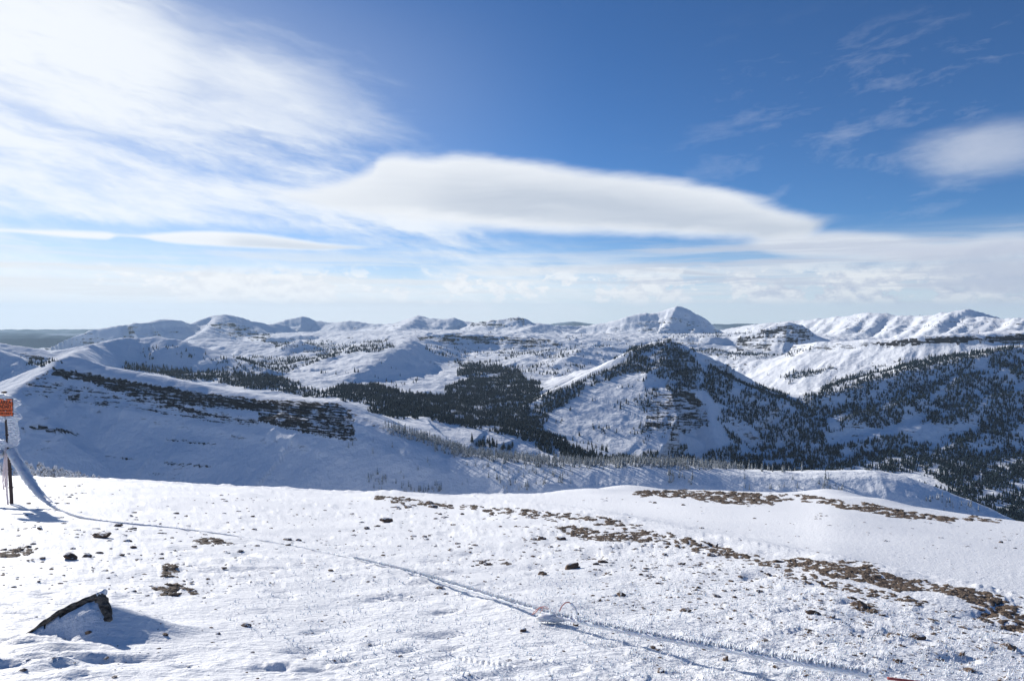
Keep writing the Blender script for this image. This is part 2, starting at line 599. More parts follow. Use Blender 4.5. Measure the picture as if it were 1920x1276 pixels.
# near rim: the left arete, the cliff face and the saddle that swings round to the right
cliffF = [(0, 0), (16, 5), (26, 9), (38, 21), (58, 30), (70, 42), (92, 54), (104, 66), (150, 96), (240, 158), (420, 268), (600, 350)]
ridge([(-420, 905, 920), (-200, 845, 990), (-60, 790, 1080), (10, 745, 1150), (60, 712, 1230), (100, 688, 1290), (130, 669, 1340)],
      cliffF, [(0, 0), (100, 40), (300, 130)], gl=70, ga=2, seed=1)
ridge([(130, 669, 1340), (165, 678, 1345), (200, 688, 1350), (300, 706, 1345), (400, 727, 1330), (500, 743, 1300), (560, 747, 1280), (620, 752, 1260), (660, 773, 1235), (720, 797, 1210), (800, 828, 1180), (850, 848, 1160), (950, 861, 1130), (1020, 867, 1110), (1100, 871, 1095), (1200, 869, 1090), (1300, 874, 1085), (1400, 883, 1075),
       (1500, 886, 1060), (1580, 883, 1050), (1640, 883, 1040), (1700, 894, 1030), (1750, 911, 1020), (1820, 938, 1000), (1880, 965, 980), (1960, 1000, 960), (2100, 1050, 940)],
      cliffF, [(0, 0), (50, 10), (120, 40), (300, 130), (800, 320)], gl=60, ga=4.5, seed=3, front2=[(0, 0), (24, 3.0), (60, 19), (110, 54), (250, 146), (420, 250)], px2=(570, 800))
# far side of the left arete: a lit cone and a long lit crest with layered rock
ridge([(-420, 560, 2000), (-150, 600, 2000), (0, 655, 2050), (40, 672, 2060), (75, 689, 2080), (110, 705, 2100)], [(0, 0), (40, 12), (200, 60), (500, 160)], [(0, 0), (100, 30), (400, 160)], gl=90, ga=3, seed=4)
ridge([(-400, 625, 2700), (-150, 640, 2650), (0, 646, 2600), (60, 655, 2600), (110, 666, 2600), (150, 678, 2600)], [(0, 0), (60, 10), (80, 30), (160, 60), (400, 150)], [(0, 0), (100, 40), (300, 130)], gl=90, ga=5, seed=5)
# blue shaded hill behind the arete
ridge([(20, 735, 1850), (60, 708, 2050), (130, 668, 2350), (152, 656, 2550), (180, 643, 2800)], [(0, 0), (50, 34), (200, 150), (600, 400)], [(0, 0), (200, 90), (500, 260)], gl=80, ga=3, seed=6)
ridge([(180, 643, 2800), (215, 636, 2900), (260, 632, 3000), (300, 633, 3000), (335, 639, 2950), (370, 651, 2900), (430, 672, 2800), (500, 693, 2650)], [(0, 0), (50, 26), (200, 138), (500, 300)], [(0, 0), (200, 60), (800, 200)], gl=110, ga=6, seed=7)
# low spurs in front of the far peaks
ridge([(330, 640, 4300), (400, 636, 4300), (520, 650, 4000), (600, 660, 3800)], [(0, 0), (200, 40), (600, 130)], [(0, 0), (200, 20), (600, 60)], gl=120, ga=8, seed=9)
ridge([(535, 646, 3900), (560, 640, 3950), (590, 650, 3900)], [(0, 0), (80, 30), (300, 110)], [(0, 0), (200, 60), (400, 120)], gl=60, ga=4, seed=10)
ridge([(545, 684, 3000), (570, 678, 3050), (600, 684, 3000)], [(0, 0), (80, 25), (300, 100)], [(0, 0), (200, 60), (400, 120)], gl=60, ga=3, seed=11)
# far peaks on the left: table mountain, rounded peak with a cliff, low snowy summits
farF = [(0, 0), (60, 14), (90, 60), (200, 110), (300, 140), (340, 175), (600, 270), (1200, 420)]
ridge([(190, 655, 6300), (212, 636, 6400), (226, 622, 6500), (236, 609, 6600), (255, 606, 6600), (275, 604, 6600), (300, 600, 6700), (335, 600, 6800), (352, 606, 6900)], farF, [(0, 0), (300, 60), (900, 300)], gl=260, ga=10, seed=12)
ridge([(345, 612, 7000), (375, 600, 7100), (400, 592, 7200), (425, 590, 7200), (445, 594, 7250), (470, 602, 7300), (500, 607, 7400), (530, 608, 7500)], [(0, 0), (150, 70), (400, 190), (900, 360)], [(0, 0), (300, 100), (900, 300)], gl=220, ga=22, seed=13)
ridge([(415, 592, 7150), (405, 607, 6700), (385, 622, 6200), (360, 634, 5800)], [(0, 0), (60, 30), (90, 75), (300, 160), (700, 300)], [(0, 0), (200, 60), (500, 200)], gl=120, ga=10, seed=14)
ridge([(500, 612, 8800), (530, 602, 8900), (565, 593, 9000), (600, 603, 9000), (625, 606, 8900), (655, 602, 8800), (690, 607, 8700), (720, 609, 8600), (745, 606, 8500), (765, 600, 8400), (785, 594, 8300), (795, 599, 8200),
       (830, 597, 8100), (850, 596, 8100), (875, 602, 8100), (890, 606, 8000), (910, 604, 7800), (930, 599, 7700), (950, 597, 7700), (970, 594, 7700), (978, 597, 7700), (990, 604, 7800), (1015, 606, 7900), (1040, 611, 8000), (1090, 612, 8200), (1120, 609, 8200), (1170, 606, 8200), (1220, 612, 8200)],
      [(0, 0), (120, 50), (400, 150), (1000, 260), (2000, 360)], [(0, 0), (400, 100), (1200, 400)], gl=260, ga=24, seed=15, jag=16)
ridge([(785, 594, 8300), (768, 605, 7600), (745, 618, 6900), (735, 626, 6300)], [(0, 0), (200, 70), (600, 160)], [(0, 0), (150, 60), (600, 200)], gl=120, ga=12, seed=16)
ridge([(1015, 607, 7900), (990, 616, 7000), (970, 624, 6200)], [(0, 0), (200, 50), (600, 130)], [(0, 0), (150, 50), (600, 160)], gl=150, ga=8, seed=17)
# plateau edge with a band of cliff
ridge([(505, 634, 5600), (560, 629, 5600), (640, 628, 5500), (720, 629, 5400), (780, 628, 4700)], [(0, 0), (20, 4), (62, 56), (150, 102), (400, 205), (800, 300)], [(0, 0), (400, 4), (3000, 40), (6000, 400)], gl=130, ga=12, seed=18)
ridge([(775, 629, 4600), (830, 626, 4650), (900, 628, 4650), (960, 632, 4700), (1060, 636, 4800), (1150, 640, 4900), (1230, 641, 4900), (1290, 632, 4800), (1340, 634, 4700)], [(0, 0), (20, 4), (60, 52), (150, 98), (400, 190), (900, 290)], [(0, 0), (400, 6), (3000, 60), (6000, 500)], gl=120, ga=12, seed=19)
# bright rolling ridge left of the basin
ridge([(532, 722, 2650), (570, 706, 2800), (620, 690, 2950), (660, 674, 3150), (700, 657, 3400), (740, 641, 3800), (775, 629, 4400)], [(0, 0), (60, 8), (250, 60), (600, 200)], [(0, 0), (80, 20), (500, 200)], gl=120, ga=7, seed=20, soft=0.01)
ridge([(590, 738, 2350), (640, 716, 2500), (690, 684, 2750), (725, 660, 3050), (765, 637, 3700)], [(0, 0), (25, 6), (90, 44), (250, 128), (600, 270)], [(0, 0), (80, 6), (250, 30), (600, 130)], gl=110, ga=13, seed=21)
# hummocks between the basin and the pyramid
ridge([(930, 700, 3200), (975, 676, 3500), (1010, 662, 3700), (1045, 656, 3850)], [(0, 0), (60, 18), (300, 80)], [(0, 0), (200, 40), (600, 120)], gl=80, ga=7, seed=23)
ridge([(1050, 682, 3300), (1085, 655, 3800), (1130, 650, 3900), (1170, 648, 4000)], [(0, 0), (60, 18), (300, 80)], [(0, 0), (200, 40), (600, 120)], gl=80, ga=7, seed=24)
ridge([(980, 745, 2500), (1040, 722, 2650), (1100, 698, 2800)], [(0, 0), (100, 30), (400, 140)], [(0, 0), (100, 20), (400, 110)], gl=80, ga=5, seed=25)
# the central pyramid
ridge([(960, 772, 2250), (1010, 748, 2330), (1060, 722, 2420), (1110, 698, 2500), (1160, 671, 2580), (1200, 652, 2640), (1230, 642, 2700), (1248, 639, 2720), (1275, 645, 2690), (1292, 656, 2660), (1300, 675, 2600), (1330, 692, 2540),
       (1380, 716, 2460), (1430, 735, 2400), (1480, 752, 2330), (1520, 800, 2200), (1545, 850, 2060), (1570, 900, 1930)],
      [(0, 0), (60, 16), (300, 66), (700, 165)], [(0, 0), (60, 24), (200, 90), (500, 250)], gl=110, ga=7, seed=26, front2=[(0, 0), (40, 20), (75, 50), (130, 82), (300, 190), (600, 370)], px2=(1225, 1295))
ridge([(1248, 639, 2720), (1240, 662, 2580), (1238, 685, 2480), (1212, 702, 2400), (1206, 735, 2310), (1203, 770, 2220), (1196, 815, 2130), (1180, 875, 2030)],
      [(0, 0), (40, 17), (120, 52), (300, 130), (500, 215)], [(0, 0), (40, 20), (75, 42), (150, 80), (300, 170), (500, 260)], gl=60, ga=6, seed=27)
ridge([(1285, 668, 2560), (1310, 715, 2420), (1325, 745, 2330), (1332, 790, 2230), (1350, 850, 2100)], [(0, 0), (30, 14), (60, 44), (120, 86), (300, 190)], [(0, 0), (60, 34), (200, 120), (400, 220)], gl=50, ga=6, seed=29)
# bright slopes beyond the pyramid's right shoulder
ridge([(1250, 652, 4300), (1300, 662, 4000), (1350, 667, 3850), (1410, 668, 3700), (1450, 674, 3550), (1490, 686, 3350), (1530, 710, 3100), (1550, 740, 2900)],
      [(0, 0), (60, 16), (200, 95), (500, 250)], [(0, 0), (200, 10), (600, 60)], gl=120, ga=12, seed=30)
# layered cliff hill and the long rim of the right-hand massif
ridge([(1325, 645, 4900), (1375, 632, 4800), (1400, 626, 4700), (1440, 614, 4600), (1478, 605, 4550), (1505, 612, 4500), (1528, 630, 4450), (1560, 641, 4400)],
      [(0, 0), (30, 10), (70, 60), (120, 85), (150, 115), (400, 210), (800, 300)], [(0, 0), (200, 60), (600, 200)], gl=90, ga=12, seed=31)
ridge([(1500, 648, 3500), (1540, 641, 3350), (1600, 640, 3200), (1660, 637, 3080), (1720, 632, 2980), (1780, 628, 2920), (1850, 626, 2860), (1920, 624, 2820), (2050, 618, 2760), (2300, 600, 2700)],
      [(0, 0), (18, 3), (40, 40), (120, 80), (300, 168), (450, 226), (560, 292), (700, 345), (1000, 430)], [(0, 0), (300, 12), (900, 60), (2000, 300)], gl=150, ga=15, seed=32)
def _face(px, py, off=26):
    return (px, py, 1400.0 / (0.46 + (py - 588) / 1281.0) - off)
for k, ln in enumerate([[(1520, 742), (1600, 722), (1700, 694), (1800, 672), (1930, 650), (2150, 628)], [(1540, 790), (1620, 768), (1720, 742), (1820, 704), (1940, 676), (2150, 650)],
                        [(1560, 838), (1650, 812), (1740, 790), (1850, 744), (1950, 714), (2150, 690)], [(1640, 872), (1760, 845), (1850, 810), (1960, 770), (2150, 740)]]):
    ridge([_face(*p) for p in ln], [(0, 0), (25, 10), (70, 44), (200, 120)], [(0, 0), (60, 3), (160, 40), (300, 130)], gl=90, ga=10, seed=33 + k * 3)
# sunlit range along the right skyline and the lone peak
ridge([(1325, 622, 9600), (1400, 611, 9000), (1440, 606, 8600), (1500, 601, 8200), (1560, 596, 7800), (1600, 591, 7500), (1640, 586, 7200), (1680, 592, 7000), (1720, 594, 6800), (1755, 590, 6600), (1790, 584, 6400), (1815, 582, 6300),
       (1832, 595, 6200), (1870, 597, 6000), (1920, 598, 5800), (2100, 596, 5300)], [(0, 0), (40, 18), (200, 110), (500, 240), (1000, 400)], [(0, 0), (300, 60), (900, 300)], gl=260, ga=24, seed=36, jag=14)
ridge([(1100, 612, 7800), (1150, 602, 7700), (1180, 592, 7620), (1200, 588, 7600), (1235, 586, 7580), (1254, 580, 7550), (1271, 574.5, 7500), (1287, 579, 7450), (1303, 588, 7400), (1322, 598, 7400), (1333, 608, 7400), (1338, 616, 7400)],
      [(0, 0), (60, 20), (150, 90), (200, 100), (240, 140), (500, 210), (1200, 330)], [(0, 0), (300, 100), (900, 400)], gl=170, ga=12, seed=37)
_tx = [(1400, 611, 9000), (1440, 606, 8600), (1500, 601, 8200), (1560, 596, 7800), (1600, 591, 7500), (1640, 586, 7200), (1680, 592, 7000), (1720, 594, 6800), (1755, 590, 6600), (1790, 584, 6400), (1832, 595, 6200), (1920, 598, 5800), (2100, 596, 5300)]
for k, px in enumerate(range(1440, 2040, 27)):
    px = px + 7 * math.sin(k * 2.3)
    cy_ = float(np.interp(px, [t[0] for t in _tx], [t[1] for t in _tx])) + 2.5; cd = float(np.interp(px, [t[0] for t in _tx], [t[2] for t in _tx])) - 40
    ridge([(px, cy_, cd), (px - 14, cy_ + 13, cd - 260), (px - 34, cy_ + 30 + 5 * math.sin(k * 1.7), cd - 620)], [(0, 0), (30, 16), (100, 60), (300, 200)], [(0, 0), (30, 16), (100, 60), (300, 200)], gl=90, ga=12, seed=70 + k, reach=650, dens=1)
# bright knoll behind the saddle
ridge([(700, 786, 1500), (740, 782, 1560), (800, 784, 1600), (850, 794, 1600), (920, 800, 1600), (990, 818, 1560), (1040, 842, 1500), (1070, 860, 1440)], [(0, 0), (100, 9), (300, 52), (500, 120)], [(0, 0), (60, 10), (250, 70)], gl=90, ga=2.5, seed=38, soft=0.015)
# distant blue hills
for k, (y0, Yd, amp) in enumerate([(636, 9500, 6), (630, 12500, 5), (624, 16000, 3.5), (618, 20000, 2.5), (614, 24500, 1.2)]):
    pts = []
    for px in range(-700, 2700, 130 + 20 * k):
        w_ = float(perlin(np.array([px / 190.0]), np.array([k * 5.3]), 90 + k)[0])
        pts.append((px, y0 - amp * w_ * 1.6, Yd * (1 + 0.04 * w_)))
    ridge(pts, [(0, 0), (Yd * 0.02, Yd * 0.006), (Yd * 0.1, Yd * 0.02), (Yd * 0.3, Yd * 0.03)], [(0, 0), (Yd * 0.05, Yd * 0.02), (Yd, Yd * 0.1)], gl=Yd * 0.02, ga=Yd * 0.0015, seed=50 + k, dens=1)
ridge([(1010, 612, 22000), (1040, 605, 22000), (1075, 602, 22000), (1110, 607, 22000), (1150, 612, 22000)], [(0, 0), (600, 200), (2000, 400)], [(0, 0), (600, 200), (2000, 400)], gl=700, ga=60, seed=60)
ridge([(1290, 612, 21500), (1340, 607, 21500), (1420, 606, 21500), (1500, 612, 21500)], [(0, 0), (600, 150), (2000, 300)], [(0, 0), (600, 200), (2000, 400)], gl=700, ga=30, seed=61)

FLOOR = [(300, 1030, 1020), (0, 1030, 800), (-500, 1030, 700), (600, 1000, 1020), (800, 1000, 1000), (1000, 1000, 960), (1200, 1000, 950), (1400, 1020, 930), (1600, 1040, 900), (1900, 1120, 860), (2300, 1180, 830),
         (500, 1040, 600), (900, 1060, 600), (1300, 1060, 600), (1700, 1120, 600), (0, 1000, 500), (900, 1300, 150), (0, 1300, 150), (1900, 1300, 150), (-400, 720, 1900), (0, 728, 1800), (150, 712, 2100), (350, 714, 2450), (480, 722, 2300), (560, 742, 2150), (640, 748, 2000), (450, 672, 3600), (300, 665, 4300),
         (620, 672, 3700), (650, 652, 4700), (500, 647, 5000), (760, 775, 1850), (850, 745, 2450), (900, 725, 2650), (960, 700, 3100), (1050, 690, 3200), (850, 672, 3900), (1000, 665, 4000), (950, 785, 2050), (1000, 805, 1950), (1100, 862, 1850), (1200, 890, 1900),
         (1350, 900, 1900), (1500, 900, 1850), (1580, 880, 1950), (1650, 930, 1700), (1800, 985, 1450), (1950, 1040, 1300), (2300, 1100, 1200), (1500, 800, 2500), (1480, 745, 3000), (1400, 745, 3200), (1330, 700, 3600), (1700, 862, 2000), (1900, 880, 1950), (2200, 900, 1900), (1750, 652, 4300), (1950, 650, 4300),
         (1130, 668, 4200), (1250, 660, 4200), (1400, 650, 4600), (150, 655, 6600), (350, 655, 5200), (500, 645, 6500), (1600, 655, 5200), (1800, 650, 5500), (1400, 640, 6500), (2200, 650, 5000), (800, 640, 6500), (1100, 630, 6500),
         (0, 655, 9000), (900, 645, 10000), (1900, 650, 9000), (0, 640, 12500), (900, 640, 12500), (1900, 640, 12500), (0, 622, 20000), (900, 622, 20000), (1900, 622, 20000), (0, 614, 27000), (900, 614, 27000), (1900, 614, 27000), (-900, 640, 12000), (2800, 640, 12000)]
_fw = np.array([unproj(*p) for p in FLOOR])
FU = np.arctan2(_fw[:, 0], _fw[:, 1]) * 2.2; FV = np.log(np.hypot(_fw[:, 0], _fw[:, 1])); FZ = _fw[:, 2]


def base_floor(x, y):
    """valley floors: looked up on a small polar table"""
    rr = np.log(np.hypot(x, y)); tt = np.clip(np.arctan2(x, y), -1.0, 1.0)
    a = np.clip((rr - BF_R[0]) / (BF_R[-1] - BF_R[0]) * (len(BF_R) - 1), 0, len(BF_R) - 1.001)
    b = np.clip((tt - BF_T[0]) / (BF_T[-1] - BF_T[0]) * (len(BF_T) - 1), 0, len(BF_T) - 1.001)
    i = a.astype(int); j = b.astype(int); u = a - i; v = b - j
    return (BF[i, j] * (1 - u) + BF[i + 1, j] * u) * (1 - v) + (BF[i, j + 1] * (1 - u) + BF[i + 1, j + 1] * u) * v


def _floor_exact(x, y):
    """smooth surface through the floor points (linear radial basis)"""
    u = np.clip(np.arctan2(x, y), -1.0, 1.0) * 2.2; v = np.log(np.hypot(x, y))
    P = np.stack([FU, FV], 1); n = len(P)
    K = np.hypot(P[:, None, 0] - P[None, :, 0], P[:, None, 1] - P[None, :, 1])
    M_ = np.zeros((n + 1, n + 1)); M_[:n, :n] = K - 0.02 * np.eye(n); M_[:n, n] = 1; M_[n, :n] = 1
    W_ = np.linalg.solve(M_, np.append(FZ, 0))
    s = np.full(u.shape, W_[n])
    for a, b, w in zip(FU, FV, W_[:n]):
        s = s + w * np.hypot(u - a, v - b)
    return s


BF_R = np.linspace(math.log(120), math.log(30000), 260); BF_T = np.linspace(-1.0, 1.0, 150)
_a, _b = np.meshgrid(BF_R, BF_T, indexing='ij')
BF = _floor_exact(np.exp(_a) * np.sin(_b), np.exp(_a) * np.cos(_b))


def far_height(x, y):
    r = np.hypot(x, y)
    z = base_floor(x, y)
    z = z + 0.006 * np.minimum(r, 4000) * fbm(x / 400, y / 400, 4, 201) * smooth(200, 1500, r)
    for rd in RIDGES:
        W = rd["W"]
        need = W[:, 2].max() + (480 if W[:, 1].max() < 7500 else 380 + 0.02 * W[:, 1].max())   # far enough down to be under any valley floor
        mar = 0
        for P in [rd["front"], rd["back"]] + ([rd["front2"]] if rd["front2"] is not None else []):
            last = max((P[-1, 1] - P[-2, 1]) / (P[-1, 0] - P[-2, 0]), 0.42)
            e = np.interp(need, P[:, 1], P[:, 0]) if need < P[-1, 1] else P[-1, 0] + (need - P[-1, 1]) / last
            mar = max(mar, e / 0.72)
        mar = rd["reach"] or mar
        sel = np.nonzero((x > W[:, 0].min() - mar) & (x < W[:, 0].max() + mar) & (y > W[:, 1].min() - mar) & (y < W[:, 1].max() + mar))[0]
        if len(sel) == 0: continue
        zt = tent(rd, x[sel], y[sel], r[sel])
        zc = z[sel]
        k = 0.0022 * r[sel] + 1.0                      # rounding where slopes meet
        m = np.maximum(zt, zc)
        z[sel] = m + k * np.exp(-np.abs(zt - zc) / k) * 0.5
    g = ground_smooth(x, y)
    k = 2.0
    m = np.maximum(g, z)
    z = np.where(r < 900, m + 0.5 * k * np.exp(-np.abs(g - z) / k) * smooth(160, 260, r), z)
    # weathering
    z = z + smooth(170, 400, r) * (1 - 0.8 * smooth(9500, 11500, r)) * ((0.0014 * np.minimum(r, 6000) + 0.3) * fbm(x / 55, y / 55, 5, 301, 0.55) + 0.0035 * np.minimum(r, 5000) * smooth(1100, 1900, r) * (ridged(x / 210 + 0.6 * fbm(x / 300, y / 300, 2, 311), y / 210, 4, 321) - 0.3)) 
    return z


# polar sheet: fine inside the view, coarse behind
TAN = 0.93
th_f = np.arctan(np.linspace(-TAN, TAN, 1120))
side_n = 26
th = np.concatenate([np.linspace(-math.pi, th_f[0], side_n, endpoint=False), th_f, np.linspace(th_f[-1], math.pi, side_n)[1:-1]])
NC = len(th)
r_near = np.concatenate([1 / np.linspace(1 / 1.0, 1 / 34.0, 520), 34.0 * np.exp(np.linspace(0, math.log(75 / 34.0), 110))[1:], 75 * np.exp(np.linspace(0, math.log(150 / 75.0), 20))[1:]])
r_far = [150.0]
while r_far[-1] < 27500:
    r = r_far[-1]
    st = 0.02 if r < 330 else (0.0036 if r < 4900 else (0.0045 if r < 9800 else 0.012))
    r_far.append(r * (1 + st))
r_far = np.array(r_far)


def polar_mesh(name, rs, hfun, cap=False):
    RR, TT = np.meshgrid(rs, th, indexing='ij')
    x = (RR * np.sin(TT)).ravel(); y = (RR * np.cos(TT)).ravel()
    z = hfun(x, y)
    n = len(rs)
    i = np.arange(n - 1)[:, None]; j = np.arange(NC)[None, :]
    j2 = (j + 1) % NC
    Fq = np.stack([np.broadcast_to(i * NC + j, (n - 1, NC)), np.broadcast_to((i + 1) * NC + j, (n - 1, NC)), (i + 1) * NC + j2 + 0 * i, i * NC + j2 + 0 * i], -1).reshape(-1, 4)
    Fq = Fq[:, ::-1]
    # orientation: normals up
    return x, y, z, Fq
# ----------------------------------------------------------------- materials
def new_mat(name):
    m = bpy.data.materials.new(name)
    m.use_nodes = True
    nt = m.node_tree
    b = nt.nodes["Principled BSDF"]
    return m, nt, b


def attr(nt, nm):
    a = nt.nodes.new("ShaderNodeAttribute")
    a.attribute_name = nm
    return E(nt, a.outputs["Fac"])


def setin(nt, b, key, q):
    q = q.v if isinstance(q, E) else q
    if isinstance(q, (int, float)): b.inputs[key].default_value = q
    elif isinstance(q, tuple): b.inputs[key].default_value = (*q, 1.0)
    else: nt.links.new(q, b.inputs[key])


def geo_pos(nt):
    g = nt.nodes.new("ShaderNodeNewGeometry")
    s = nt.nodes.new("ShaderNodeSeparateXYZ")
    nt.links.new(g.outputs["Position"], s.inputs[0])
    return g, E(nt, s.outputs[0]), E(nt, s.outputs[1]), E(nt, s.outputs[2])


def bump(nt, b, h, strength, dist):
    n = nt.nodes.new("ShaderNodeBump")
    n.inputs["Strength"].default_value = strength
    n.inputs["Distance"].default_value = dist
    nt.links.new(h.v, n.inputs["Height"])
    nt.links.new(n.outputs[0], b.inputs["Normal"])


SNOW = (0.89, 0.91, 0.94)


def mountain_material():
    m, nt, b = new_mat("mountain_snow_and_rock")
    g, x, y, z = geo_pos(nt)
    sn = nt.nodes.new("ShaderNodeSeparateXYZ")
    nt.links.new(g.outputs["Normal"], sn.inputs[0])
    nz = E(nt, sn.outputs[2])
    rock = attr(nt, "rock"); band = attr(nt, "strata"); scale = attr(nt, "far")     # far: metres per feature
    bx, by, bz = x / scale, y / scale, z / scale
    dip = (x * 0.16) / scale
    lay = noise(nt, comb(nt, bx * 0.035, by * 0.035, (bz + dip * band) * 0.34), 1.0, 4.0, 0.62)
    lay2 = noise(nt, comb(nt, bx * 0.14, by * 0.14, (bz + dip * band) * 0.9), 1.0, 4.0, 0.7)
    col_n = noise(nt, comb(nt, bx * 0.16, by * 0.16, bz * 0.10), 1.0, 3.0, 0.6)
    steep = nz.step(0.80, 0.58)
    v = lay * 0.75 + lay2 * 0.45 + col_n * 0.30 + steep * 0.14
    mask = (v - (1.10 - rock * 0.42)).step(-0.015, 0.03) * rock.step(0.02, 0.10)
    bare = (v - 0.905).step(0.0, 0.05) * steep * 0.8
    mask = mask.max(bare).clamp()
    rn = noise(nt, comb(nt, bx * 0.05, by * 0.05, bz * 0.5), 1.0, 5.0, 0.6)
    rc = mixc(nt, rn, (0.032, 0.031, 0.033), (0.088, 0.080, 0.077))
    sn2 = noise(nt, comb(nt, x * 0.004, y * 0.004, z * 0.01), 1.0, 4.0)
    sc = mixc(nt, sn2, (0.85, 0.88, 0.92), SNOW)
    rc = mixc(nt, rock.step(0.98, 1.15), rc, mixc(nt, noise(nt, comb(nt, x * 0.0006, y * 0.0006, 0.0), 1.0, 5.0, 0.6).step(0.45, 0.62), (0.05, 0.085, 0.12), (0.30, 0.36, 0.42)))      # dark, wooded country far away, with a pale blue haze tint in its colour
    setin(nt, b, "Base Color", mixc(nt, mask, sc, rc))
    setin(nt, b, "Roughness", 0.9)
    setin(nt, b, "Specular IOR Level", 0.0)
    hb = noise(nt, comb(nt, x * 0.05, y * 0.05, z * 0.05), 1.0, 6.0, 0.6)
    rb = lay2 * 2.0
    bump(nt, b, hb * 2.4 + mask * rb * 1.2, 1.0, 2.0)
    return m


def ground_material():
    m, nt, b = new_mat("wind_crusted_snow")
    g, x, y, z = geo_pos(nt)
    bare = attr(nt, "bare")
    vec = comb(nt, x, y, z)
    n1 = noise(nt, vec, 9.0, 6.0, 0.7)
    n2 = noise(nt, vec, 2.2, 4.0, 0.6)
    cr, sr = math.cos(R(28)), math.sin(R(28))
    st = noise(nt, comb(nt, (x * cr + y * sr) * 9.0, (y * cr - x * sr) * 30.0, z * 6.0), 1.0, 4.0, 0.62)
    mask = (bare * 0.50 + (n1 - 0.5) * 2.4 + (st - 0.5) * 1.6 - 0.66).step(0.0, 0.14)
    soil = mixc(nt, n1, (0.045, 0.032, 0.024), (0.13, 0.092, 0.062))
    snow = mixc(nt, n2, (0.90, 0.915, 0.935), (0.945, 0.95, 0.955))
    setin(nt, b, "Base Color", mixc(nt, mask, snow, soil))
    setin(nt, b, "Roughness", 0.62)
    setin(nt, b, "Specular IOR Level", 0.3)
    fine = noise(nt, vec, 38.0, 5.0, 0.65)
    rimy = noise(nt, vec, 14.0, 5.0, 0.65)
    bump(nt, b, fine * 0.007 + rimy * 0.014 + st * 0.013, 1.0, 1.0)
    return m


def warp_px(x, y, z, amp=5.0, seed=0):
    px, py = proj(x, y, z)
    px = px + amp * 2.2 * fbm(px / 22.0, py / 9.0, 3, 400 + seed)
    py = py + amp * fbm(px / 22.0, py / 9.0, 3, 440 + seed)
    return px, py


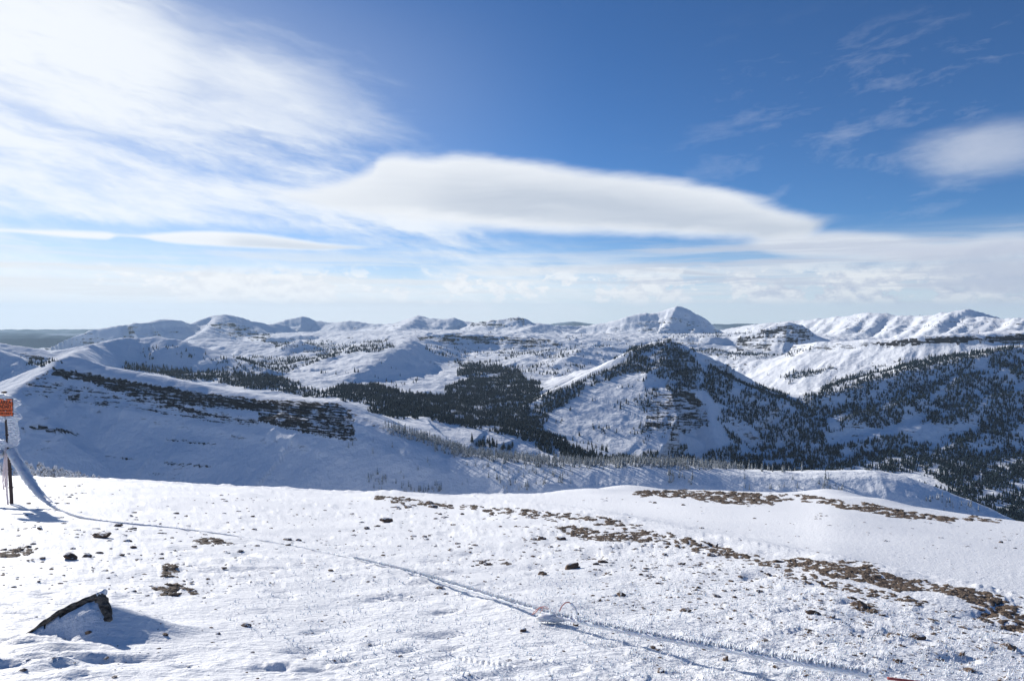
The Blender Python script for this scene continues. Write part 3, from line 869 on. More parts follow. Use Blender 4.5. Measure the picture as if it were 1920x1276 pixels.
# outlines of rock on the slopes, where it stands (photo pixels, then carried by the ground they fall on)
ROCK = [
    (0.98, 1, [(96, 688), (160, 698), (260, 715), (380, 735), (490, 749), (560, 751), (600, 762), (560, 772), (480, 770), (380, 762), (280, 747), (230, 738), (170, 718), (100, 706)]),
    (0.90, 1, [(478, 752), (560, 750), (640, 757), (662, 780), (668, 827), (600, 818), (530, 802), (486, 788)]),
    (0.70, 1, [(70, 712), (180, 727), (300, 745), (400, 762), (490, 788), (480, 800), (400, 792), (300, 775), (240, 768), (150, 757), (50, 738)]),
    (0.75, 1, [(40, 722), (100, 690), (70, 735), (45, 745)]),
    (0.95, 1, [(40, 797), (84, 799), (120, 804), (150, 812), (146, 816), (96, 810), (40, 802)]),
    (0.8, 1, [(310, 820), (360, 825), (408, 831), (400, 835), (350, 830), (310, 824)]),
    (0.85, 1, [(196, 853), (262, 859), (258, 864), (196, 857)]),
    (0.85, 1, [(306, 864), (340, 867), (396, 873), (390, 877), (340, 874), (306, 869)]),
    (0.55, 1, [(250, 883), (330, 884), (355, 890), (300, 893), (250, 888)]),
    (0.6, 0, [(640, 760), (700, 790), (760, 815), (700, 800), (650, 775)]),
    (0.85, 0, [(40, 660), (70, 668), (118, 676), (120, 681), (70, 676), (36, 668)]),
    (0.78, 0, [(1225, 738), (1300, 735), (1325, 760), (1330, 792), (1290, 815), (1205, 810), (1212, 785)]),
    (0.75, 0, [(1238, 640), (1290, 655), (1302, 680), (1312, 735), (1280, 745), (1262, 700), (1225, 680)]),
    (0.45, 0, [(1205, 700), (1260, 690), (1300, 740), (1290, 810), (1200, 800)]),
    (0.5, 0, [(540, 631), (760, 629), (770, 640), (640, 652), (545, 647)]),
    (0.8, 0, [(775, 630), (860, 626), (960, 631), (1040, 636), (1060, 648), (1000, 650), (920, 645), (850, 646), (790, 640)]),
    (0.45, 0, [(860, 646), (1000, 650), (1060, 660), (1000, 672), (900, 665)]),
    (0.6, 0, [(795, 676), (850, 676), (900, 684), (890, 692), (820, 688)]),
    (0.75, 0, [(395, 606), (430, 604), (470, 614), (510, 628), (508, 642), (440, 632), (400, 622)]),
    (0.5, 0, [(228, 610), (340, 606), (345, 630), (228, 632)]),
    (0.8, 0, [(885, 604), (930, 598), (980, 595), (985, 608), (930, 616), (880, 612)]),
    (0.45, 0, [(500, 608), (700, 606), (780, 604), (760, 618), (560, 622)]),
    (0.62, 0, [(1120, 618), (1180, 610), (1230, 598), (1275, 592), (1325, 604), (1338, 616), (1330, 624), (1240, 620), (1130, 626)]),
    (0.35, 0, [(1200, 592), (1271, 574), (1310, 592), (1260, 602)]),
    (0.7, 0, [(1240, 630), (1330, 640), (1320, 655), (1250, 645)]),
    (0.75, 0, [(1378, 630), (1442, 630), (1450, 660), (1380, 662)]),
    (0.72, 0, [(1425, 618), (1480, 606), (1512, 612), (1530, 632), (1495, 648), (1450, 645)]),
    (0.60, 0, [(1350, 682), (1400, 678), (1420, 690), (1370, 695)]),
    (0.80, 0, [(1635, 640), (1720, 634), (1800, 629), (2100, 622), (2100, 642), (1860, 645), (1760, 646), (1650, 650)]),
    (0.42, 0, [(1500, 680), (1560, 655), (1700, 650), (1780, 655), (1640, 690), (1540, 700)]),
    (0.50, 0, [(1400, 612), (1500, 600), (1640, 586), (1720, 595), (1810, 582), (1920, 598), (2100, 598), (2100, 625), (1700, 630), (1560, 640), (1520, 632)]),
    (0.52, 0, [(1540, 700), (1700, 665), (2100, 650), (2100, 860), (1800, 840), (1600, 850), (1520, 800)]),  # rock tone added over the whole right massif to make it darker
    (0.42, 0, [(1480, 735), (1545, 715), (1560, 760), (1500, 770)]),
    (0.35, 0, [(0, 625), (200, 630), (250, 640), (120, 668), (0, 650)]),
]


def mountain_attrs(x, y, z):
    n = len(x)
    rock = np.zeros(n); strata = np.zeros(n)
    r = np.hypot(x, y)
    f = y > 100
    px, py = warp_px(x[f], y[f], z[f], 4.0)
    rk = np.zeros(px.shape); stt = np.zeros(px.shape)
    for d, s, poly in ROCK:
        xs = [p[0] for p in poly]; ys = [p[1] for p in poly]
        sel = np.nonzero((px > min(xs)) & (px < max(xs)) & (py > min(ys)) & (py < max(ys)))[0]
        if len(sel) == 0: continue
        ins = inpoly(px[sel], py[sel], poly)
        rk[sel[ins]] = np.maximum(rk[sel[ins]], d)
        stt[sel[ins]] = s
    rf = r[f]
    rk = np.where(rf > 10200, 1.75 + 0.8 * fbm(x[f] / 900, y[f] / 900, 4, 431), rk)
    rock[f] = rk; strata[f] = stt
    rock[~f] = 0.2
    # nothing painted on ground that belongs to the wrong depth
    far = np.clip(r / 1300.0, 0.6, 12)
    return rock, strata, far


t1 = time.time()
x, y, z, Fq = polar_mesh("far", r_far, far_height)
print("far height", len(x), round(time.time() - t1, 1)); t1 = time.time()
FZG = z.reshape(len(r_far), NC)
fx, fy = x, y
rock, strata, farsc = mountain_attrs(x, y, z)
me = mesh_np("mountains", np.stack([x, y, z], 1), Fq, True, dict(rock=rock, strata=strata, far=farsc))
MOUNT = link("mountains", me, mountain_material())
tag(MOUNT, kind="structure")
print("far mesh", round(time.time() - t1, 1)); t1 = time.time()
LR = np.log(r_far)


def far_z(px_, py_):
    """bilinear height on the polar sheet"""
    r = np.hypot(px_, py_); t = np.arctan2(px_, py_)
    a = np.interp(np.log(r), LR, np.arange(len(LR))); b = np.interp(t, th, np.arange(NC))
    i = np.clip(a.astype(int), 0, len(LR) - 2); j = np.clip(b.astype(int), 0, NC - 2)
    u = a - i; v = b - j
    return (FZG[i, j] * (1 - u) + FZG[i + 1, j] * u) * (1 - v) + (FZG[i, j + 1] * (1 - u) + FZG[i + 1, j + 1] * u) * v
# ----------------------------------------------------------------- near ground mesh
BARE = [
    (1.0, [(1180, 922), (1260, 918), (1400, 922), (1470, 935), (1440, 947), (1340, 943), (1290, 932), (1200, 930)]),
    (0.7, [(1440, 926), (1500, 926), (1590, 940), (1570, 946), (1500, 938), (1450, 934)]),
    (0.9, [(1560, 945), (1640, 945), (1700, 958), (1800, 972), (1780, 978), (1690, 970), (1620, 958), (1560, 952)]),
    (0.7, [(1820, 968), (1880, 974), (1870, 980), (1810, 974)]),
    (1.0, [(1035, 985), (1080, 988), (1140, 1000), (1220, 998), (1215, 1018), (1150, 1018), (1090, 1008), (1050, 996)]),
    (0.65, [(1080, 965), (1120, 968), (1200, 985), (1190, 990), (1120, 978), (1080, 972)]),
    (0.8, [(1290, 1010), (1340, 1018), (1400, 1040), (1410, 1050), (1350, 1040), (1300, 1028)]),
    (0.9, [(1470, 1045), (1540, 1052), (1600, 1060), (1700, 1085), (1730, 1108), (1690, 1112), (1630, 1090), (1560, 1080), (1480, 1062)]),
    (0.75, [(1560, 1050), (1640, 1055), (1650, 1068), (1600, 1068)]),
    (1.0, [(1760, 1100), (1800, 1102), (1880, 1120), (1910, 1140), (1890, 1150), (1820, 1130), (1770, 1115)]),
    (0.7, [(1830, 1140), (1920, 1150), (1920, 1185), (1840, 1160)]),
    (0.8, [(700, 928), (770, 932), (780, 938), (860, 950), (850, 955), (740, 942), (700, 936)]),
    (0.7, [(800, 942), (900, 950), (1000, 958), (1100, 965), (1090, 972), (1000, 966), (900, 956), (810, 950)]),
    (0.95, [(355, 1012), (400, 1007), (438, 1014), (410, 1022), (370, 1020)]),
    (0.95, [(0, 1036), (40, 1028), (70, 1030), (50, 1042), (0, 1046)]),
    (0.95, [(310, 1056), (335, 1068), (330, 1082), (298, 1080)]),
    (0.95, [(285, 1106), (330, 1090), (345, 1100), (370, 1112), (330, 1116), (290, 1118)]),
    (0.9, [(1590, 1124), (1640, 1132), (1645, 1150), (1620, 1152), (1598, 1140)]),
    (0.6, [(880, 1050), (950, 1048), (960, 1062), (910, 1062)]),
    (0.5, [(1180, 1010), (1500, 1075), (1480, 1090), (1300, 1050), (1180, 1025)]),
    (0.45, [(1060, 930), (1180, 930), (1180, 945), (1060, 945)]),
    (0.62, [(1225, 1000), (1300, 1018), (1480, 1056), (1470, 1070), (1320, 1038), (1230, 1018)]),
    (0.58, [(1105, 974), (1200, 990), (1300, 1010), (1295, 1022), (1190, 1002), (1110, 984)]),
    (0.62, [(1690, 1078), (1790, 1100), (1790, 1114), (1700, 1104)]), (0.58, [(900, 952), (1000, 960), (1090, 972), (1085, 980), (980, 970), (900, 960)]),
    (0.58, [(1480, 1066), (1600, 1094), (1740, 1130), (1730, 1140), (1580, 1106), (1470, 1078)]),
    (0.35, [(1100, 1040), (1500, 1080), (1920, 1180), (1920, 1276), (1500, 1200), (1100, 1120)]),
    (0.30, [(480, 950), (1080, 960), (1080, 1090), (700, 1040), (480, 1000)]),
]
for ax, ay, h_, rad in [(1555, 926, 0.35, 2.2), (1580, 926, 0.3, 1.6), (1180, 921, 0.35, 2.0), (1110, 924, 0.2, 1.4), (1060, 926, 0.18, 1.2), (465, 930, 0.12, 0.5), (430, 930, 0.08, 0.4), (735, 928, 0.25, 1.2), (1650, 941, 0.2, 1.6)]:
    BUMPS.append((ax, ay, h_, rad))


# the slab's crest and broken end: the depth grows to the right
_sb = ground_at_px(125, 1215)
SLAB_CREST = [unproj(px, py, Y) for px, py, Y in [(44, 1193, 3.80), (62, 1179, 3.83), (84, 1164, 3.86), (104, 1150, 3.89), (126, 1138, 3.92), (146, 1129, 3.945), (166, 1121, 3.965), (184, 1113, 3.985)]]
SLAB_END = [unproj(px, py, Y) for px, py, Y in [(186, 1117, 3.98), (193, 1128, 3.94), (199, 1143, 3.90), (203, 1156, 3.87), (199, 1168, 3.84)]]
SLAB_TOP = np.array(SLAB_CREST)


def slab_drift(x, y):
    """snow heaped against the shaded side of the slab, with a scooped lip in front"""
    z0 = ground_smooth(x, y)
    add = np.zeros_like(x)
    sel = np.nonzero((np.hypot(x + 2.7, y - 4.0) < 1.6))[0]
    if len(sel) == 0: return add
    X, Y, Z0 = x[sel], y[sel], z0[sel]
    best = np.full(X.shape, 1e9); hz = np.zeros_like(X); sd = np.zeros_like(X); tt = np.zeros_like(X)
    W = SLAB_TOP; N = len(W) - 1
    for i in range(N):
        t, d, s = seg_dist(X, Y, W[i], W[i + 1])
        m = d < best
        best = np.where(m, d, best); hz = np.where(m, W[i, 2] + t * (W[i + 1, 2] - W[i, 2]), hz); sd = np.where(m, s, sd); tt = np.where(m, (i + t) / N, tt)
    front = 1 - smooth(-0.3, 0.3, sd)
    # drift surface: starts just under the crest and sweeps down towards the camera
    c, s_ = math.cos(R(24)), math.sin(R(24))
    u = X * c + Y * s_
    flute = 0.012 * fbm(u / 0.6, (-X * s_ + Y * c) / 0.10, 3, 801)
    w = 0.26 + 0.44 * tt
    fr = hz - 0.020 - 0.47 * best - 0.0 * w + flute
    k = np.clip(best / w, 0, 1)
    frz = (fr - Z0) * (1 - k ** 3.0)
    bk = (hz - 0.05 - Z0) * np.exp(-(best / 0.07) ** 2)
    h = np.where(sd > 0, bk, np.maximum(frz, 0))
    h = front * np.maximum(frz, 0) + (1 - front) * np.maximum(bk, 0)
    add[sel] = np.maximum(h, 0)
    # wind lips in front of the drift
    for (lx, ly, hh, l1, l2) in LIPS:
        dx, dy = X - lx, Y - ly
        a = dx * c + dy * s_; b = -dx * s_ + dy * c
        add[sel] += hh * np.exp(-(a / l1) ** 2) * np.where(b > 0, np.exp(-(b / (l2 * 1.6)) ** 2), np.exp(-(b / (l2 * 0.35)) ** 2))
    return add


LIPS = []
for lpx, lpy, hh, l1, l2 in [(50, 1206, 0.040, 0.13, 0.06), (95, 1222, 0.042, 0.17, 0.055), (40, 1240, 0.036, 0.14, 0.055), (110, 1246, 0.032, 0.15, 0.05), (5, 1250, 0.034, 0.11, 0.05), (160, 1232, 0.018, 0.18, 0.04)]:
    _q = ground_at_px(lpx, lpy); LIPS.append((_q[0], _q[1], hh, l1, l2))
DRIFT.append(slab_drift)
# a line of ribbed prints pressed into the smooth snow, and a few scooped hollows
_prints = [ground_at_px(866 + 10.5 * i, 1236 + 1.8 * i) for i in range(10)]
_hollow = [(ground_at_px(a, b), d, l) for a, b, d, l in [(832, 1148, 0.045, 0.10), (815, 1196, 0.035, 0.08), (760, 1220, 0.03, 0.07), (588, 1254, 0.05, 0.10), (845, 1218, 0.03, 0.06), (640, 1238, 0.03, 0.12), (700, 1206, 0.03, 0.06), (760, 1122, 0.03, 0.10), (510, 1252, 0.04, 0.09), (300, 1238, 0.03, 0.10), (350, 1250, 0.03, 0.08), (980, 1246, 0.02, 0.10)]]


def prints(x, y):
    z = np.zeros_like(x)
    sel = np.nonzero((y > 2.6) & (y < 5.5) & (np.abs(x) < 3.2))[0]
    if len(sel) == 0: return z
    X, Y = x[sel], y[sel]; a = np.zeros_like(X)
    for P_ in _prints:
        dx, dy = X - P_[0], Y - P_[1]
        a -= 0.014 * np.exp(-(dx / 0.009) ** 2 - (dy / 0.035) ** 2)
    for P_, d, l in _hollow:
        dx, dy = X - P_[0], Y - P_[1]
        u = dx * 0.9 + dy * 0.43; v = -dx * 0.43 + dy * 0.9
        a -= d * np.exp(-(u / l) ** 2 - (v / (l * 0.35)) ** 2)
    z[sel] = a
    return z


DRIFT.append(prints)


def make_near():
    t1 = time.time()
    pts = [(ground_at_px(a, b), h_, rad) for a, b, h_, rad in BUMPS]

    def lumps(x, y):
        z = 0 * x
        for (P_, h_, rad) in pts:
            d2 = ((x - P_[0]) ** 2 + (y - P_[1]) ** 2) / rad ** 2
            z = z + h_ * np.exp(-d2)
        return z
    DRIFT.append(lumps)
    # the low spur across the right half: slightly raised crest, then a gentle hollow behind it
    sp = [ground_at_px(*p) for p in [(860, 940), (1000, 952), (1100, 966), (1200, 988), (1300, 1013), (1450, 1048), (1600, 1080), (1750, 1108), (1920, 1145), (2150, 1190)]]

    SPUR.extend(sp)

    def spur(x, y):
        best = np.full(x.shape, 1e9); sd = np.zeros_like(x)
        for a, b in zip(sp[:-1], sp[1:]):
            t, d, s = seg_dist(x, y, a, b)
            m = d < best
            best = np.where(m, d, best); sd = np.where(m, s, sd)
        h = np.where(sd > 0, 0.16 * np.exp(-(best / 0.9) ** 2) - 0.10 * np.exp(-((best - 3.0) / 2.0) ** 2), 0.16 * np.exp(-(best / 2.2) ** 2))
        return h * smooth(400, 20, best)
    DRIFT.append(spur)
    x, y, z, Fq = polar_mesh("near", r_near, ground_full)
    bare = np.zeros(len(x))
    f = (y > 1.0)
    px, py = warp_px(x[f], y[f], z[f], 4.0, 9)
    bb = np.zeros(px.shape)
    for d, poly in BARE:
        ins = inpoly(px, py, poly)
        bb[ins] = np.maximum(bb[ins], d)
    bare[f] = bb
    z = z + 0.012 * bare * fbm(x / 0.12, y / 0.12, 3, 77) * smooth(120, 60, np.hypot(x, y))
    me = mesh_np("snowfield", np.stack([x, y, z], 1), Fq, True, dict(bare=bare))
    o = link("snowfield", me, ground_material())
    tag(o, kind="structure")
    print("near", len(x), round(time.time() - t1, 1))
    return o


NEARG = make_near()
# ----------------------------------------------------------------- conifers
def mat_tree(name, dark, frost, amount, z_bias=0.25):
    m, nt, b = new_mat(name)
    g, x, y, z = geo_pos(nt)
    n = noise(nt, comb(nt, x, y, z), 0.9, 3.0, 0.6)
    sn = nt.nodes.new("ShaderNodeSeparateXYZ")
    nt.links.new(g.outputs["True Normal"], sn.inputs[0])
    up = E(nt, sn.outputs[2])
    k = attr(nt, "frost")
    f = (n * 0.9 + up * z_bias + k * 0.6 + amount - 1.0).step(0.0, 0.30)
    setin(nt, b, "Base Color", mixc(nt, f, mixc(nt, n, dark, tuple(c * 1.7 for c in dark)), frost))
    setin(nt, b, "Roughness", 0.85)
    setin(nt, b, "Specular IOR Level", 0.1)
    return m


M_DARK = mat_tree("dark_spruce_needles", (0.012, 0.024, 0.030), (0.36, 0.44, 0.54), 0.02)
M_FROST = mat_tree("frosted_spruce_needles", (0.035, 0.045, 0.036), (0.60, 0.62, 0.62), 0.40)
M_RIME = mat_tree("rimed_shrub_twigs", (0.11, 0.10, 0.09), (0.82, 0.84, 0.87), 0.62)
M_BARK, _nt, _b = new_mat("dark_bark")
_n = noise(_nt, geo_pos(_nt)[0].outputs["Position"], 30.0, 3.0)
setin(_nt, _b, "Base Color", mixc(_nt, _n, (0.03, 0.022, 0.018), (0.10, 0.08, 0.065)))
setin(_nt, _b, "Roughness", 0.9)


def crown_geo(rs, tiers, per, spread, droop, lean=0.0, base=0.10, blunt=0.0):
    """unit-height conifer crown: tiers of drooping, uneven branch blades round a thin core"""
    V, Fc, Fr = [], [], []
    def tri(a, b, c, fr):
        i = len(V); V.extend([a, b, c]); Fc.append((i, i + 1, i + 2)); Fr.extend([fr] * 3)
    for t in range(tiers):
        h = base + (0.97 - base) * (t / (tiers - 0.3))
        rad = spread * ((1 - (h - base) / (1.02 - base)) ** (0.85 - blunt)) * rs.uniform(0.78, 1.15) + 0.012
        n = max(3, int(per * (0.5 + 0.6 * (1 - h))))
        o = rs.uniform(0, 6.28)
        for i in range(n):
            if rs.random() < 0.10: continue
            a = o + i * 6.283 / n + rs.uniform(-0.25, 0.25)
            rr = rad * rs.uniform(0.55, 1.15)
            wd = rs.uniform(0.30, 0.55) * 6.283 / n * rr
            ca, sa = math.cos(a), math.sin(a)
            hh = h + rs.uniform(-0.02, 0.02)
            top = (0.02 * ca, 0.02 * sa, min(hh + rs.uniform(0.03, 0.09), 1.0))
            z1 = hh - droop * rr * rs.uniform(0.5, 1.4)
            tipv = (rr * ca, rr * sa, z1)
            L = (0.62 * rr * ca - wd * sa, 0.62 * rr * sa + wd * ca, z1 + 0.25 * rr - 0.02)
            Rr_ = (0.62 * rr * ca + wd * sa, 0.62 * rr * sa - wd * ca, z1 + 0.25 * rr - 0.02)
            fr = rs.uniform(0, 1)
            tri(top, L, tipv, fr); tri(top, tipv, Rr_, fr)
            tri(L, (0.1 * rr * ca, 0.1 * rr * sa, hh - 0.03), Rr_, fr * 0.3)
    tri((-0.012, 0, 0.85), (0.012, 0.0, 0.85), (0, 0, 1.03), 0.5)
    V = np.array(V); V[:, 0] += lean * V[:, 2] ** 2
    return V, np.array(Fc), np.array(Fr)


def simple_tree(rs, k=4, tiers=3):
    """light crown for the far forest: uneven stacked skirts"""
    V, Fc = [], []
    for t in range(tiers):
        z0 = 0.06 + 0.27 * t + rs.uniform(-0.04, 0.04); z1 = min(1.0, z0 + 0.46)
        if t == tiers - 1: z1 = 1.0
        r = (0.20 - 0.055 * t) * rs.uniform(0.8, 1.15)
        o = rs.uniform(0, 6.28)
        i0 = len(V)
        for i in range(k):
            a = o + i * 6.283 / k
            q = r * rs.uniform(0.6, 1.3)
            V.append((q * math.cos(a), q * math.sin(a), z0 + rs.uniform(-0.05, 0.05)))
        V.append((rs.uniform(-0.01, 0.01), rs.uniform(-0.01, 0.01), z1))
        for i in range(k):
            Fc.append((i0 + i, i0 + (i + 1) % k, i0 + k))
    return np.array(V), np.array(Fc)


def trunk_geo(h0=0.0, h1=0.9, r0=0.022, r1=0.004, k=6):
    V, Fc = [], []
    for i, (h, r) in enumerate([(h0 - 0.04, r0 * 1.3), (h0 + 0.1, r0), (0.5, (r0 + r1) / 2), (h1, r1)]):
        for j in range(k):
            a = j * 6.283 / k
            V.append((r * math.cos(a), r * math.sin(a), h))
    for i in range(3):
        for j in range(k):
            a, b = i * k + j, i * k + (j + 1) % k
            Fc.append((a, b, b + k, a + k))
    return np.array(V), np.array(Fc)


FOREST = [   # density 0..1, clump size, outlines (photo pixels)
    (1.0, [(843, 722), (870, 714), (960, 704), (1012, 716), (1012, 745), (1060, 728), (1140, 692), (1200, 655), (1240, 645), (1232, 680), (1195, 698), (1130, 716), (1085, 742), (1060, 762), (1020, 795), (1030, 815), (1100, 850), (1160, 885), (1060, 868), (960, 818), (930, 800), (870, 795), (800, 782), (740, 772), (700, 762), (610, 742), (640, 730), (700, 722), (760, 736), (830, 742)]),
    (1.0, [(690, 760), (780, 776), (800, 786), (900, 796), (1000, 818), (1100, 850), (1200, 866), (1290, 880), (1290, 895), (1060, 885), (1035, 845), (1000, 828), (930, 812), (880, 800), (800, 790), (740, 782), (690, 775)]),
    (0.85, [(860, 692), (930, 686), (972, 692), (985, 714), (940, 722), (890, 722), (855, 706)]),
    (0.6, [(845, 668), (880, 676), (930, 690), (900, 695), (860, 685)]),
    (0.8, [(605, 735), (640, 720), (700, 722), (740, 728), (740, 742), (680, 745)]),
    (1.0, [(1318, 700), (1370, 720), (1430, 738), (1490, 752), (1515, 775), (1548, 830), (1585, 895), (1310, 895), (1345, 868), (1368, 830), (1350, 790), (1335, 750)]),
    (0.85, [(1300, 676), (1345, 690), (1440, 730), (1505, 755), (1515, 775), (1430, 760), (1380, 760), (1325, 735)]),
    (0.9, [(1235, 838), (1290, 836), (1310, 858), (1300, 890), (1180, 890), (1190, 860)]),
    (0.9, [(1330, 846), (1370, 842), (1400, 870), (1410, 895), (1310, 890)]),
    (0.30, [(1205, 700), (1300, 715), (1340, 800), (1340, 840), (1260, 850), (1210, 790)]),
    (0.85, [(1190, 655), (1250, 640), (1290, 655), (1305, 690), (1310, 735), (1262, 735), (1225, 700), (1190, 700)]),
    (0.45, [(1195, 712), (1225, 712), (1215, 830), (1180, 860), (1200, 780)]),
    (0.30, [(1020, 790), (1190, 710), (1200, 850), (1100, 850)]),
    (0.93, [(1530, 840), (1600, 830), (1680, 815), (1760, 830), (1800, 810), (1880, 780), (2100, 740), (2300, 1200), (1950, 1050), (1900, 985), (1760, 900), (1640, 880), (1560, 885)]),
    (0.92, [(1520, 790), (1560, 768), (1640, 758), (1720, 745), (1760, 758), (1720, 785), (1660, 800), (1560, 812)]),
    (0.92, [(1640, 740), (1740, 715), (1860, 680), (2100, 640), (2100, 750), (1900, 780), (1820, 800), (1700, 790), (1760, 750)]),
    (0.68, [(1500, 745), (1560, 715), (1640, 690), (1760, 668), (1920, 650), (2100, 640), (2100, 700), (1900, 720), (1700, 760), (1560, 790), (1510, 780)]),
    (0.22, [(1440, 700), (1520, 688), (1600, 668), (1700, 662), (1700, 690), (1560, 720), (1490, 730)]),
    (0.8, [(1465, 700), (1520, 692), (1560, 688), (1540, 704), (1490, 712), (1470, 708)]),
    (0.9, [(1590, 890), (1700, 905), (1800, 925), (1930, 1000), (1930, 1030), (1700, 930)]),
    (0.75, [(236, 684), (300, 688), (400, 694), (460, 700), (520, 706), (562, 716), (545, 738), (480, 728), (380, 714), (300, 702), (232, 692)]),
    (0.40, [(255, 652), (300, 650), (290, 678), (262, 680)]), (0.40, [(305, 648), (360, 650), (400, 665), (420, 684), (390, 682), (330, 668)]),
    (0.45, [(360, 655), (400, 668), (470, 690), (460, 700), (400, 690)]),
    (0.5, [(500, 640), (720, 640), (760, 652), (640, 664), (520, 668)]),
    (0.45, [(360, 672), (520, 668), (600, 676), (540, 700), (440, 690)]), (0.5, [(560, 656), (600, 654), (640, 668), (600, 674)]), (0.4, [(790, 650), (940, 655), (960, 690), (860, 680), (800, 668)]),
    (0.35, [(600, 700), (680, 685), (710, 690), (660, 704)]),
    (0.30, [(690, 670), (740, 680), (790, 720), (740, 725), (690, 705)]),
    (0.55, [(520, 715), (600, 735), (640, 745), (560, 745), (510, 728)]),
    (0.38, [(955, 642), (1210, 645), (1200, 665), (1120, 680), (1050, 705), (1000, 705), (940, 690), (930, 662)]),
    (0.12, [(760, 620), (1060, 622), (1060, 632), (760, 628)]), (0.35, [(1060, 632), (1240, 634), (1240, 642), (1060, 640)]),
    (0.35, [(1240, 622), (1380, 624), (1450, 606), (1470, 604), (1380, 635), (1240, 634)]),
    (0.55, [(1290, 652), (1380, 662), (1460, 664), (1500, 655), (1545, 652), (1500, 668), (1380, 674), (1300, 662)]),
    (0.95, [(894, 826), (925, 827), (958, 836), (960, 844), (930, 843), (895, 838)]),
    (0.25, [(1420, 610), (1640, 588), (1900, 600), (1900, 620), (1600, 630)]),
    (0.45, [(60, 676), (100, 682), (120, 686), (90, 690), (40, 685)]),
]
NEARF = [   # frosted trees on and in front of the saddle: density, crest-only, outline
    (1.0, [(725, 792), (780, 812), (850, 836), (900, 846), (1000, 858), (1100, 862), (1200, 862), (1290, 866), (1375, 874), (1385, 880), (1290, 880), (1200, 876), (1100, 876), (1000, 874), (900, 862), (850, 856), (780, 832), (720, 806)]),
    (0.30, [(1380, 876), (1500, 882), (1500, 890), (1380, 886)]),
    (0.80, [(685, 896), (725, 892), (760, 905), (830, 906), (835, 925), (690, 925)]),
    (0.22, [(660, 820), (760, 830), (820, 870), (830, 900), (680, 900), (650, 850)]),
    (0.50, [(870, 868), (935, 866), (940, 885), (880, 885)]),
    (0.65, [(940, 876), (1070, 880), (1080, 905), (990, 918), (940, 900)]),
    (0.45, [(860, 880), (1000, 900), (990, 925), (860, 920)]),
    (0.8, [(1250, 886), (1308, 890), (1310, 908), (1255, 905)]),
    (0.45, [(1380, 895), (1570, 898), (1575, 918), (1400, 918)]),
    (0.92, [(1530, 896), (1575, 896), (1575, 922), (1535, 922)]),
    (0.8, [(1735, 930), (1800, 940), (1850, 962), (1820, 960), (1740, 945)]),
]


